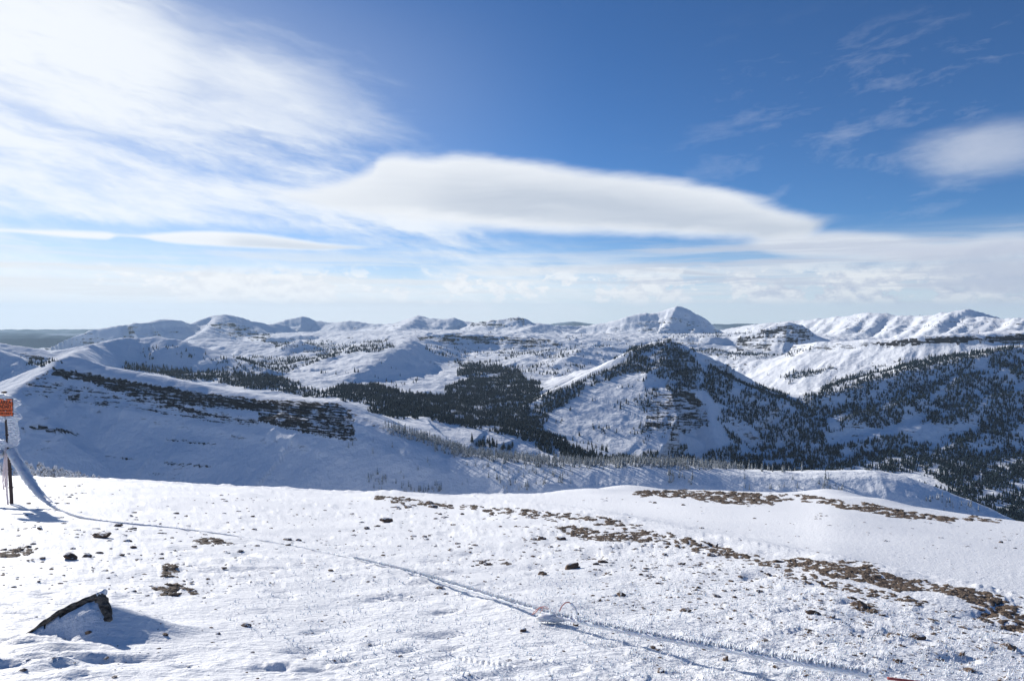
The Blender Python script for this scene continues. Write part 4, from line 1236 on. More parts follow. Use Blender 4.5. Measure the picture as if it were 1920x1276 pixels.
def place_forest():
    t1 = time.time()
    nr = len(r_far)
    # cells of the sheet inside the view
    j0, j1 = side_n, side_n + len(th_f) - 1
    i1 = int(np.searchsorted(r_far, 9500))
    X = fx.reshape(nr, NC)[:i1 + 1, j0:j1 + 1]; Y = fy.reshape(nr, NC)[:i1 + 1, j0:j1 + 1]; Z = FZG[:i1 + 1, j0:j1 + 1]
    rr = np.hypot(X, Y)
    # what the plateau's edge and each nearer ridge hide from a standing person
    g = Z / rr
    hid = np.maximum.accumulate(g, axis=0)
    plate = -np.interp(np.arctan2(X[0], Y[0]), H_AZ, H_R)[None, :]
    Xc = (X[:-1, :-1] + X[1:, 1:]) / 2; Yc = (Y[:-1, :-1] + Y[1:, 1:]) / 2; Zc = (Z[:-1, :-1] + Z[1:, 1:]) / 2
    rc = np.hypot(Xc, Yc)
    # a tree still shows when its top clears what stands in front
    seen = ((Zc + 16) / rc > hid[:-1, :-1]) & ((Zc + 14) / rc > plate[:, :-1])
    area = (r_far[1:i1 + 1] - r_far[:i1])[:, None] * rc * (th[j0 + 1:j1 + 1] - th[j0:j1])[None, :]
    a_, b_ = np.nonzero(seen)
    Xs, Ys, Zs, As = Xc[a_, b_], Yc[a_, b_], Zc[a_, b_], area[a_, b_]
    px, py = proj(Xs, Ys, Zs)
    wx, wy = fbm(px / 60.0, py / 24.0, 3, 403), fbm(px / 60.0, py / 24.0, 3, 443)
    px, py = px + 26 * wx, py + 7 * wy
    rs_ = np.hypot(Xs, Ys)
    def dens(polys, lo, hi):
        D = np.zeros(len(px))
        for d, poly in polys:
            xs = [p[0] for p in poly]; ys = [p[1] for p in poly]
            sel = np.nonzero((px > min(xs)) & (px < max(xs)) & (py > min(ys)) & (py < max(ys)) & (rs_ > lo) & (rs_ < hi))[0]
            if len(sel):
                ins = inpoly(px[sel], py[sel], poly)
                D[sel[ins]] = np.maximum(D[sel[ins]], d)
        return D
    Df = dens(FOREST, 1330, 12000)
    Dn0 = Df.copy()
    Dn = dens(NEARF, 420, 1320)
    # stands follow the slope in strips, with clearings
    c, s = math.cos(0.5), math.sin(0.5)
    u = Xs * c + Ys * s; v = -Xs * s + Ys * c
    sc = np.where(rs_ > 3300, 2.0, 1.0)
    n = fbm(u / (150 * sc), v / (60 * sc), 3, 500) * 0.9 + fbm(Xs / (28 * sc), Ys / (28 * sc), 2, 520) * 0.5
    thr = 0.62 - 1.45 * Df
    Df = np.where(Df >= 0.99, 1.0, Df * smooth(thr - 0.02, thr + 0.08, n)) * smooth(-0.26, -0.04, n)
    Dn2 = Dn * smooth(0.35 - 1.2 * Dn, 0.55 - 1.2 * Dn, fbm(Xs / 22, Ys / 22, 3, 540))
    Df = Df * np.clip(Dn0 * 1.2 + 0.15, 0, 1) * np.where(rs_ > 3400, 0.45, 1.0)
    exp_f = As * Df * 0.036 * np.clip(2500 / rs_, 0.25, 1.0) ** 1.2
    exp_n = As * Dn2 * np.where(Dn > 0.95, 0.030, 0.026)
    kf = rng.poisson(np.minimum(exp_f, 12)); kn = rng.poisson(np.minimum(exp_n, 8))
    def spots(k):
        idx = np.repeat(np.arange(len(k)), k)
        ii, jj = a_[idx], b_[idx]
        uu, vv = rng.random(len(idx)), rng.random(len(idx))
        r = r_far[ii] + (r_far[ii + 1] - r_far[ii]) * uu
        t = th[j0 + jj] + (th[j0 + jj + 1] - th[j0 + jj]) * vv
        x, y = r * np.sin(t), r * np.cos(t)
        return np.stack([x, y, far_z(x, y)], 1)
    PF, PN = spots(kf), spots(kn)
    print("trees far", len(PF), "near", len(PN), round(time.time() - t1, 1))
    return PF, PN


def merge_trees(name, P, protos, h, mat, attrs=True):
    which = rng.integers(0, len(protos), len(P))
    Vs, Fs, At = [], [], []
    off = 0
    for k, pr in enumerate(protos):
        sel = np.nonzero(which == k)[0]
        if len(sel) == 0: continue
        V, Fc = pr[0], pr[1]
        a = rng.uniform(0, 6.283, len(sel)); c, s = np.cos(a), np.sin(a)
        hh = h[sel]
        w = hh * rng.uniform(0.8, 1.2, len(sel))
        X = P[sel, 0, None] + w[:, None] * (c[:, None] * V[None, :, 0] - s[:, None] * V[None, :, 1])
        Y = P[sel, 1, None] + w[:, None] * (s[:, None] * V[None, :, 0] + c[:, None] * V[None, :, 1])
        Z = P[sel, 2, None] + hh[:, None] * V[None, :, 2] - 0.3
        Vs.append(np.stack([X, Y, Z], -1).reshape(-1, 3))
        nv = len(V)
        Fs.append((Fc[None] + (np.arange(len(sel)) * nv)[:, None, None]).reshape(-1, 3) + off)
        fr = pr[2] if len(pr) > 2 else np.zeros(nv)
        At.append((fr[None] + rng.uniform(-0.25, 0.25, len(sel))[:, None]).ravel())
        off += nv * len(sel)
    me = mesh_np(name, np.concatenate(Vs), np.concatenate(Fs), False, dict(frost=np.concatenate(At)))
    return link(name, me, mat)


PF, PN = place_forest()
_rs = np.random.default_rng(5)
protos_far = [simple_tree(_rs) for _ in range(10)]
rf = np.hypot(PF[:, 0], PF[:, 1])
hF = np.clip(rng.normal(10.4, 4.2, len(PF)), 3.0, 23) * np.where(rf > 3000, 1.12, 1.0)
tag(merge_trees("conifer_forest", PF, protos_far, hF, M_DARK), kind="stuff")
# frosted trees of the saddle: the largest in view stand alone, the rest form one stand
protos_near = [crown_geo(_rs, 9, 8, _rs.uniform(0.13, 0.2), 0.5, _rs.uniform(-0.03, 0.06)) for _ in range(8)]
hN = np.clip(rng.normal(9.5, 2.6, len(PN)), 3.5, 16)
pxn, pyn = proj(PN[:, 0], PN[:, 1], PN[:, 2])
crestline = pyn < np.interp(pxn, [700, 850, 1000, 1200, 1400, 1600], [812, 858, 876, 880, 890, 900])
hN = np.where(crestline, hN * 1.15, hN * 0.85)
size = hN / np.hypot(PN[:, 0], PN[:, 1]) * ((pxn > 0) & (pxn < 1920))
order = np.argsort(-size)
N_SOLO = 270
solo, rest = order[:N_SOLO], order[N_SOLO:]
if len(rest):
    tag(merge_trees("frosted_conifer_stand", PN[rest], protos_near[:5], hN[rest], M_FROST), kind="stuff")
crowns = [mesh_np("crown", V, Fc, False, dict(frost=fr)) for V, Fc, fr in protos_near]
for c_ in crowns: c_.materials.append(M_FROST)
tv, tf = trunk_geo()
trunk_me = mesh_np("trunk", tv, tf, True)
trunk_me.materials.append(M_BARK)


def tree_label(px, py, h):
    if px > 1690: return "small frosted conifer low on the shaded slope at the far right", "frosted conifers on the shaded slope below the right end of the saddle"
    if px > 1515: return "frosted conifer in the thick clump on the right part of the saddle slope", "frosted conifers in the thick clump on the right of the saddle slope"
    if px > 1378: return "lone frosted conifer scattered on the open slope below the right half of the saddle", "frosted conifers scattered below the right half of the saddle"
    if 1240 < px < 1320 and py > 884: return "frosted conifer in the tight row halfway down the saddle slope", "frosted conifers in a row halfway down the saddle slope"
    ln = float(np.interp(px, [700, 850, 1000, 1200, 1400], [812, 858, 876, 880, 890]))
    if py < ln:
        return "frosted grey-green conifer in the dense line along the saddle crest", "frosted conifers lined along the saddle crest"
    if px < 850: return "dark small conifer in the group at the foot of the shaded bowl", "conifers at the foot of the shaded bowl"
    return "frosted conifer scattered on the shaded slope below the tree-lined crest", "frosted conifers scattered below the saddle crest"


for q in solo:
    k = int(rng.integers(0, len(crowns)))
    lb, gp = tree_label(pxn[q], pyn[q], hN[q])
    e = bas(None, "conifer_tree", (float(PN[q, 0]), float(PN[q, 1]), float(PN[q, 2]) - 0.3), float(rng.uniform(0, 6.28)))
    h_ = float(hN[q])
    e.scale = (h_ * float(rng.uniform(0.85, 1.2)),) * 2 + (h_,)
    tag(e, lb, "tree", gp)
    link("crown", crowns[k], None, e)
    link("trunk", trunk_me, None, e)
print("trees done", round(time.time() - T0, 1))
# ----------------------------------------------------------------- stones, turf, rock, rope and sign on the near ground
def on_ground(px, py):
    return ground_at_px(px, py)


def ico(sub=2):
    b = bmesh.new()
    bmesh.ops.create_icosphere(b, subdivisions=sub, radius=1.0)
    V = np.array([v.co[:] for v in b.verts]); Fc = np.array([[v.index for v in f.verts] for f in b.faces])
    b.free()
    return V, Fc


import bmesh
M_STONE, _nt, _b = new_mat("brown_lichened_stone")
_g, _x, _y, _z = geo_pos(_nt)
_n = noise(_nt, comb(_nt, _x, _y, _z), 22.0, 5.0, 0.65)
_n2 = noise(_nt, comb(_nt, _x, _y, _z), 90.0, 3.0, 0.6)
_s = _nt.nodes.new("ShaderNodeSeparateXYZ"); _nt.links.new(_g.outputs["Normal"], _s.inputs[0])
_up = (E(_nt, _s.outputs[2]) * 0.9 + _n * 1.0 - 1.30).step(0.0, 0.12)
_c = mixc(_nt, _n, (0.055, 0.036, 0.027), (0.25, 0.160, 0.100))
_c = mixc(_nt, (_n2 - 0.55).step(0.0, 0.2) * 0.5, _c, (0.20, 0.17, 0.13))
setin(_nt, _b, "Base Color", mixc(_nt, _up, _c, (0.84, 0.87, 0.91)))
setin(_nt, _b, "Roughness", 0.9)
bump(_nt, _b, _n * 0.02 + _n2 * 0.006, 1.0, 1.0)

M_TURF, _nt, _b = new_mat("dead_alpine_turf")
_g, _x, _y, _z = geo_pos(_nt)
_n = noise(_nt, comb(_nt, _x, _y, _z), 30.0, 3.0, 0.6)
_k = attr(_nt, "tone")
setin(_nt, _b, "Base Color", mixc(_nt, (_k * 0.8 + _n * 0.4 - 0.1).clamp(), (0.065, 0.044, 0.030), (0.21, 0.152, 0.105)))
setin(_nt, _b, "Roughness", 0.9)

M_RIMEICE, _nt, _b = new_mat("rime_ice")
_g, _x, _y, _z = geo_pos(_nt)
_n = noise(_nt, comb(_nt, _x, _y, _z * 3.0), 40.0, 4.0, 0.6)
setin(_nt, _b, "Base Color", mixc(_nt, _n, (0.76, 0.80, 0.88), (0.90, 0.92, 0.94)))
setin(_nt, _b, "Roughness", 0.5)
setin(_nt, _b, "Subsurface Weight", 0.35)
_b.inputs["Subsurface Radius"].default_value = (0.04, 0.05, 0.06)
bump(_nt, _b, _n * 0.01, 1.0, 1.0)


def flat_mat(name, c, rough=0.7, var=0.3, sc=40.0):
    m, nt, b = new_mat(name)
    n = noise(nt, geo_pos(nt)[0].outputs["Position"], sc, 3.0)
    setin(nt, b, "Base Color", mixc(nt, n, tuple(q * (1 - var) for q in c), tuple(min(1, q * (1 + var)) for q in c)))
    setin(nt, b, "Roughness", rough)
    return m


def stone_geo(rs, sub=2, flat=0.5):
    V, Fc = ico(sub)
    k = rs.uniform(0, 50)
    # a few facets cut by planes, then roughened
    for _ in range(6):
        n = rs.normal(size=3); n /= np.linalg.norm(n)
        d = V @ n; lim = rs.uniform(0.45, 0.8)
        V = V - np.maximum(d - lim, 0)[:, None] * n
    f = perlin(V[:, 0] * 1.8 + k, V[:, 1] * 1.8 + V[:, 2] * 1.3, 3)[:, None]
    V = V * (1 + 0.22 * f)
    V[:, 2] *= flat
    V[:, 0] *= rs.uniform(1.0, 1.5)
    return V, Fc


_rs6 = np.random.default_rng(61)
STONE_MESH = []
for _i in range(9):
    V, Fc = stone_geo(_rs6, 2, _rs6.uniform(0.35, 0.6))
    me = mesh_np("stone", V, Fc, False); me.materials.append(M_STONE)
    STONE_MESH.append(me)

# stones one can tell apart: (px, py, width px, height ratio, label)
NAMED = [
    (190, 1008, 46, 0.75, "dark angular rock with a snow drift on its front, right of the rope's shadow"),
    (133, 1050, 34, 0.5, "flat dark rock at the left of a snowy pair below the sign's shadow"),
    (160, 1048, 22, 0.7, "small pointed dark rock with snow on both sides, left of the angular rock"),
    (186, 1036, 16, 0.5, "small brown rock just under the dark angular rock"),
    (221, 986, 18, 0.6, "rounded grey stone touching the frosted rope on the left"),
    (248, 994, 20, 0.35, "low grey stone capped with snow, right of the rounded grey stone"),
    (1070, 1066, 34, 0.9, "grey-brown rock with a bright snow tail and blue shadow, mid-snowfield"),
    (1017, 1078, 22, 0.5, "brown stone left of the grey-brown rock with the snow tail"),
    (725, 979, 34, 0.30, "wide flat brown stone in the middle of the snowfield near its edge"),
    (1016, 1010, 22, 0.35, "flat brown stone left of the long turf strip"),
    (1052, 1011, 24, 0.35, "flat reddish-brown stone, right of a twin near the long turf strip"),
    (462, 1174, 22, 0.55, "reddish-brown stone alone on the smooth snow, lower left"),
    (982, 1186, 22, 0.75, "pale lichen-spotted stone below the looped orange twine"),
    (1166, 1117, 20, 0.8, "dark round stone on the frosted snow right of the wire arch"),
    (1284, 1146, 22, 0.5, "dark brown low stone, centre right above the rope"),
    (1610, 1138, 42, 0.55, "broad crumbly brown rock with snow piled on its left, right half"),
    (1524, 1156, 26, 0.4, "dark brown flat stone left of the broad crumbly rock"),
    (1560, 1160, 20, 0.35, "thin brown stone between the flat stone and the broad crumbly rock"),
    (1722, 1197, 32, 0.30, "long thin tan stone lying flat, lower right"),
    (1820, 1254, 34, 0.45, "orange-tan stone near the bottom right corner"),
    (1890, 1215, 36, 0.40, "jagged brown stone by the right edge above the orange-tan stone"),
    (1804, 1226, 16, 0.9, "small upright brown stone standing on its end, lower right"),
    (1682, 1243, 22, 0.45, "dark brown stone just above the spiky frosted rope, lower right"),
    (1240, 1262, 26, 0.45, "flat brown stone with white snow on it beside the rope's shadow, bottom"),
    (1360, 1236, 20, 0.8, "reddish stone between the rope and its shadow"),
    (1235, 1222, 14, 0.5, "little dark stone inside the rope's shadow"),
    (1080, 1174, 14, 0.6, "black stone in the shadow under the looped twine"),
    (805, 945, 24, 0.4, "brown stone at the brow of the snowfield, left of centre"),
    (812, 951, 22, 0.4, "low brown stone just below the brow, left of centre"),
    (1460, 1055, 24, 0.5, "brown rock at the left end of the broken turf strip on the right"),
    (1340, 1020, 22, 0.35, "tan flat stone above the turf, right of the snow hump"),
    (560, 1013, 14, 0.5, "small brown stone left of the rope's middle"),
    (775, 1006, 14, 0.4, "small dark stone in the upper middle of the snowfield"),
    (1630, 1290, 20, 0.5, "brown stone cut by the bottom edge of the picture"),
]


def px_to_ground(px, py, keep=False):
    """vectorised landing of pixels on the near ground"""
    a = (px - CX) / F_PX; b = (CY - py) / F_PX
    dy = math.cos(PITCH) + b * math.sin(PITCH); dz = (-math.sin(PITCH) + b * math.cos(PITCH)) / dy; dx = a / dy
    lo = np.full(px.shape, 0.8); hi = np.full(px.shape, 0.0); t = lo.copy(); done = np.zeros(px.shape, bool)
    while not done.all() and t.max() < 160:
        g = ground_full(dx * t, t, micro=False)
        hit = (dz * t < g) & ~done
        hi = np.where(hit, t, hi); done |= hit
        lo = np.where(done, lo, t)
        t = np.where(done, t, t * 1.03)
    hi = np.where(done, hi, t)
    for _ in range(14):
        m = (lo + hi) / 2
        g = ground_full(dx * m, m, micro=False)
        below = dz * m < g
        hi = np.where(below, m, hi); lo = np.where(below, lo, m)
    x, y = dx * hi, hi
    if keep: done[:] = True
    return x[done], y[done], px[done], py[done]


def put_stones(rows, group, name, sink):
    """rows: (px, py, width px, height ratio, label, group)"""
    A_ = np.array([(r_[0], r_[1]) for r_ in rows], float)
    xs, ys, pxs, pys = px_to_ground(A_[:, 0], A_[:, 1], keep=True)
    gz = ground_full(xs, ys)
    for (px, py, w, hr, label, *g_), X, Y, G in zip(rows, xs, ys, gz):
        s = w / F_PX * Y * 0.5 * 0.86
        o = bpy.data.objects.new(name if w < 30 else "rock", STONE_MESH[int(rng.integers(0, len(STONE_MESH)))])
        COL.objects.link(o)
        h = s * (0.55 + 0.75 * hr)
        o.scale = (s, s * float(rng.uniform(0.6, 1.0)), h)
        o.location = (float(X), float(Y), float(G) + h * (0.28 - sink))
        o.rotation_euler = (float(rng.uniform(-0.25, 0.25)), float(rng.uniform(-0.2, 0.2)), float(rng.uniform(-0.6, 0.6)))
        tag(o, label, "stone", g_[0] if g_ else group)


# small stones nobody could tell apart, thick on the ground in the same places as in the photo
def scatter_px(n, polys):
    out = []
    W = []
    for d, poly in polys:
        A = 0.5 * abs(sum(poly[i][0] * poly[(i + 1) % len(poly)][1] - poly[(i + 1) % len(poly)][0] * poly[i][1] for i in range(len(poly))))
        W.append(A * d)
    W = np.array(W) / sum(W)
    cnt = rng.multinomial(n, W)
    for (d, poly), c in zip(polys, cnt):
        xs = [p[0] for p in poly]; ys = [p[1] for p in poly]
        k = 0; tries = 0
        while k < c and tries < 60:
            tries += 1
            a = rng.uniform(min(xs), max(xs), c * 2); b = rng.uniform(min(ys), max(ys), c * 2)
            ins = inpoly(a, b, poly)
            for u, v in zip(a[ins], b[ins]):
                if k < c: out.append((u, v)); k += 1
    return np.array(out)


SMALL = [(1.0, [(0, 915), (300, 925), (700, 935), (1060, 960), (1500, 1090), (1920, 1220), (1920, 1276), (1500, 1276), (1250, 1190), (1000, 1120), (600, 1090), (300, 1120), (0, 1080)]),
         (2.6, [(700, 935), (1000, 955), (1250, 1010), (1500, 1060), (1500, 1130), (1200, 1090), (850, 1060), (760, 990)]),
         (3.0, [(1100, 1020), (1500, 1075), (1920, 1170), (1920, 1276), (1700, 1276), (1400, 1200), (1100, 1130)]),
         (1.6, [(0, 985), (450, 990), (500, 1060), (400, 1130), (0, 1100)]),
         (0.9, [(1100, 935), (1200, 930), (1920, 990), (1920, 1060), (1500, 990)])]
pts = scatter_px(238, SMALL)
_rows = []
for px, py in pts:
    w = float(np.clip(rng.lognormal(2.3, 0.42), 5, 20))
    left = px < 700
    _rows.append((px, py, w, float(rng.uniform(0.0, 0.6)),
                  "small brown stone poking through the snow crust on the left half" if left else "small brown stone poking through the frosted crust on the right half",
                  "small stones on the left half of the snowfield" if left else "small stones on the right half of the snowfield"))
put_stones(NAMED, "larger stones on the snowfield", "stone", 0.12)
put_stones(_rows, None, "stone", 0.22)


def scatter_mesh(name, x, y, z, sx, sz, proto, mat, rot=None, tilt=None, tone=None, lean=(0, 0)):
    V, Fc = proto
    n = len(x); nv = len(V)
    a = rng.uniform(0, 6.283, n) if rot is None else rot
    c, s = np.cos(a)[:, None], np.sin(a)[:, None]
    X = x[:, None] + sx[:, None] * (c * V[None, :, 0] - s * V[None, :, 1]) + lean[0] * sz[:, None] * V[None, :, 2]
    Y = y[:, None] + sx[:, None] * (s * V[None, :, 0] + c * V[None, :, 1]) + lean[1] * sz[:, None] * V[None, :, 2]
    Z = z[:, None] + sz[:, None] * V[None, :, 2]
    Fa = (Fc[None] + (np.arange(n) * nv)[:, None, None]).reshape(-1, Fc.shape[1])
    tone = rng.uniform(0, 1, n) if tone is None else tone
    me = mesh_np(name, np.stack([X, Y, Z], -1).reshape(-1, 3), Fa, False, dict(tone=np.repeat(tone, nv)))
    return link(name, me, mat)


def low_pebble(rs):
    V, Fc = ico(1)
    V = V * (1 + 0.3 * rs.normal(size=(len(V), 1)) * 0.6)
    V[:, 2] *= 0.7
    return V, Fc


# crumbly turf and gravel showing in the wind-scoured strips
def make_turf():
    n = 52000
    pts = []
    tot = 0
    for d, poly in BARE:
        xs = [p[0] for p in poly]; ys = [p[1] for p in poly]
        A = (max(xs) - min(xs)) * (max(ys) - min(ys))
        c = int(A * d * (2.2 if d > 0.5 else 0.05))
        a = rng.uniform(min(xs) - 12, max(xs) + 12, c); b = rng.uniform(min(ys) - 4, max(ys) + 4, c)
        wa = a + 14 * fbm(a / 26, b / 9, 3, 611); wb_ = b + 5 * fbm(a / 26, b / 9, 3, 641)
        ins = inpoly(wa, wb_, poly)
        cl = fbm(a / 16.0, b / 5.0, 3, 671)
        thr = -0.04 if d > 0.85 else (0.06 if d > 0.64 else (0.15 if d > 0.55 else 0.28))
        ins &= cl > thr + rng.uniform(-0.1, 0.1, c)
        pts.append(np.stack([a[ins], b[ins]], 1))
    P = np.concatenate(pts)
    x, y, px, py = px_to_ground(P[:, 0], P[:, 1])
    z = ground_full(x, y)
    r = np.hypot(x, y)
    s = np.clip(rng.lognormal(0.75, 0.40, len(x)), 0.9, 5) / F_PX * r
    s = np.minimum(s, 0.16)
    o = scatter_mesh("alpine_turf", x, y, z - s * 0.15, s, s * rng.uniform(0.5, 1.1, len(x)), low_pebble(_rs6), M_TURF)
    tag(o, kind="stuff")
    print("turf", len(x))


# specks of grit and grass tips all over
def make_grit():
    P = scatter_px(5200, SMALL + [(0.6, [(0, 900), (700, 930), (1920, 1000), (1920, 1276), (0, 1276)])])
    cl = fbm(P[:, 0] / 60.0, P[:, 1] / 22.0, 3, 707)
    P = P[cl > rng.uniform(-0.25, 0.25, len(P))]
    x, y, px, py = px_to_ground(P[:, 0], P[:, 1])
    z = ground_full(x, y); r = np.hypot(x, y)
    s = np.clip(rng.lognormal(0.55, 0.45, len(x)), 0.6, 5) / F_PX * r
    o = scatter_mesh("gravel", x, y, z, s * 1.2, s * rng.uniform(0.3, 0.8, len(x)), low_pebble(_rs6), M_STONE)
    tag(o, kind="stuff")


# little feathers of rime standing on the snow, all leaning with the wind
def make_rime():
    P = scatter_px(26000, [(1.0, [(480, 1020), (1100, 1000), (1500, 1080), (1920, 1180), (1920, 1290), (700, 1290), (420, 1160)]),
                           (1.6, [(1000, 1080), (1500, 1100), (1920, 1190), (1920, 1290), (1300, 1290), (1000, 1180)])])
    cl = fbm(P[:, 0] / 40.0, P[:, 1] / 20.0, 3, 717)
    P = P[cl > rng.uniform(-0.35, 0.3, len(P))]
    x, y, px, py = px_to_ground(P[:, 0], P[:, 1])
    z = ground_full(x, y)
    V = np.array([(-0.5, -0.15, -0.2), (0.5, -0.15, -0.2), (0.1, 0.35, -0.2), (0.12, 0.0, 1.0)])
    Fc = np.array([(0, 1, 3), (1, 2, 3), (2, 0, 3)])
    s = np.clip(rng.lognormal(-4.9, 0.35, len(x)), 0.003, 0.016)
    o = scatter_mesh("frost_feathers", x, y, z, s, s * rng.uniform(0.9, 2.4, len(x)), (V, Fc), M_RIMEICE, lean=(0.35, 0.1))
    tag(o, kind="stuff")


make_turf()
make_grit()
make_rime()


# frosted krummholz behind the brow at the far left
def shrub_geo(rs):
    V, Fc, Fr = [], [], []
    for i in range(150):
        a = rs.uniform(0, 6.283); h = rs.uniform(0.05, 1.0); rr = 0.34 * math.sqrt(max(0.02, 1 - (h - 0.35) ** 2 / 0.5)) * rs.uniform(0.5, 1.05) * (1.15 - 0.7 * h)
        c = np.array([rr * math.cos(a), rr * math.sin(a), h])
        d = rs.normal(size=3); d[2] = abs(d[2]) + 0.5; d /= np.linalg.norm(d)
        e = np.cross(d, rs.normal(size=3)); e /= np.linalg.norm(e)
        L, w = rs.uniform(0.06, 0.13), rs.uniform(0.03, 0.06)
        i0 = len(V)
        V += [c - e * w, c + e * w, c + d * L, c - d * L * 0.4]
        Fc += [(i0, i0 + 1, i0 + 2), (i0 + 1, i0, i0 + 3)]
        Fr += [rs.uniform(0, 1)] * 4
    return np.array(V), np.array(Fc), np.array(Fr)


def make_shrubs():
    cr = []
    for i in range(5):
        V, Fc, Fr = shrub_geo(_rs6)
        me = mesh_np("crown", V, Fc, False, dict(frost=Fr)); me.materials.append(M_RIME); cr.append(me)
    spots = [(2, 868), (-14, 872), (14, 880), (30, 878), (47, 866), (58, 870), (66, 884), (76, 868), (83, 878), (90, 876), (96, 880), (103, 874), (109, 880), (116, 878), (123, 882), (130, 882), (136, 886), (142, 884), (148, 884), (157, 889), (163, 891), (175, 890), (186, 893)]
    for k, (px, top) in enumerate(spots):
        Y = 62 + 10 * float(rng.random())
        X, _, Zt = unproj(px, top, Y)
        base = float(ground_full(np.array([X]), np.array([Y]), False)[0])
        h = Zt - base + 0.05
        if h < 0.3: h = 0.5
        e = bas(None, "frosted_shrub", (X, Y, base - 0.05), float(rng.uniform(0, 6)))
        big = k in (4, 7)
        w = (2.6 if big else 1.5) * float(rng.uniform(0.85, 1.2))
        e.scale = (w, w, h)
        lb = {4: "widest frosted shrub with a rounded crown, right of the rope behind the brow",
              7: "tallest narrow frosted shrub behind the brow, next to the widest one"}.get(k, "small frosted shrub in the row peeping over the snow brow at the far left")
        tag(e, lb, "shrub", "frosted shrubs in a row behind the brow at the left")
        link("crown", cr[k % 5], None, e)
        link("trunk", trunk_me, None, e)


make_shrubs()


# ----------------------------------------------------------------- tubes
def tube(P, rad, k=8, name="tube", rough=0.0, seed=0, ell=None):
    """a skin of rings along a polyline; rad is a number or one per point"""
    P = np.asarray(P, float); n = len(P)
    rad = np.full(n, rad) if np.isscalar(rad) else np.asarray(rad)
    T = np.gradient(P, axis=0); T /= np.linalg.norm(T, axis=1)[:, None] + 1e-9
    up = np.array([0, 0, 1.0])
    S = np.cross(T, up); S /= np.linalg.norm(S, axis=1)[:, None] + 1e-9
    U = np.cross(S, T)
    V = []
    for j in range(k):
        a = 2 * math.pi * j / k
        rr = rad * (1 + rough * perlin(np.arange(n) * 0.7 + seed, np.full(n, j * 0.9), seed))
        V.append(P + (math.cos(a) * rr)[:, None] * S + (math.sin(a) * rr)[:, None] * U)
    V = np.stack(V, 1).reshape(-1, 3)
    Fc = [(i * k + j, i * k + (j + 1) % k, (i + 1) * k + (j + 1) % k, (i + 1) * k + j) for i in range(n - 1) for j in range(k)]
    V = np.concatenate([V, P[[0, -1]]])
    Fc += [(n * k, (j + 1) % k, j, j) for j in range(k)] + [(n * k + 1, (n - 1) * k + j, (n - 1) * k + (j + 1) % k, (n - 1) * k + (j + 1) % k) for j in range(k)]
    return V, Fc


def mesh_poly(name, V, Fc, mat, smooth_shade=True):
    me = bpy.data.meshes.new(name)
    me.from_pydata([tuple(map(float, v)) for v in V], [], [tuple(dict.fromkeys(map(int, f))) for f in Fc])
    me.polygons.foreach_set("use_smooth", [smooth_shade] * len(me.polygons))
    me.materials.append(mat)
    me.update()
    return me


def resample(P, step):
    P = np.asarray(P, float)
    L = np.concatenate([[0], np.cumsum(np.linalg.norm(np.diff(P, axis=0), axis=1))])
    # smooth through the points
    t = np.arange(0, L[-1], step)
    out = np.stack([np.interp(t, L, P[:, i]) for i in range(P.shape[1])], 1)
    w = max(3, int(0.10 * len(out)) | 1)
    k = np.hanning(w + 2)[1:-1]; k /= k.sum()
    pad = np.concatenate([np.repeat(out[:1], w // 2, 0), out, np.repeat(out[-1:], w // 2, 0)])
    sm = np.stack([np.convolve(pad[:, i], k, 'valid') for i in range(P.shape[1])], 1)
    return sm


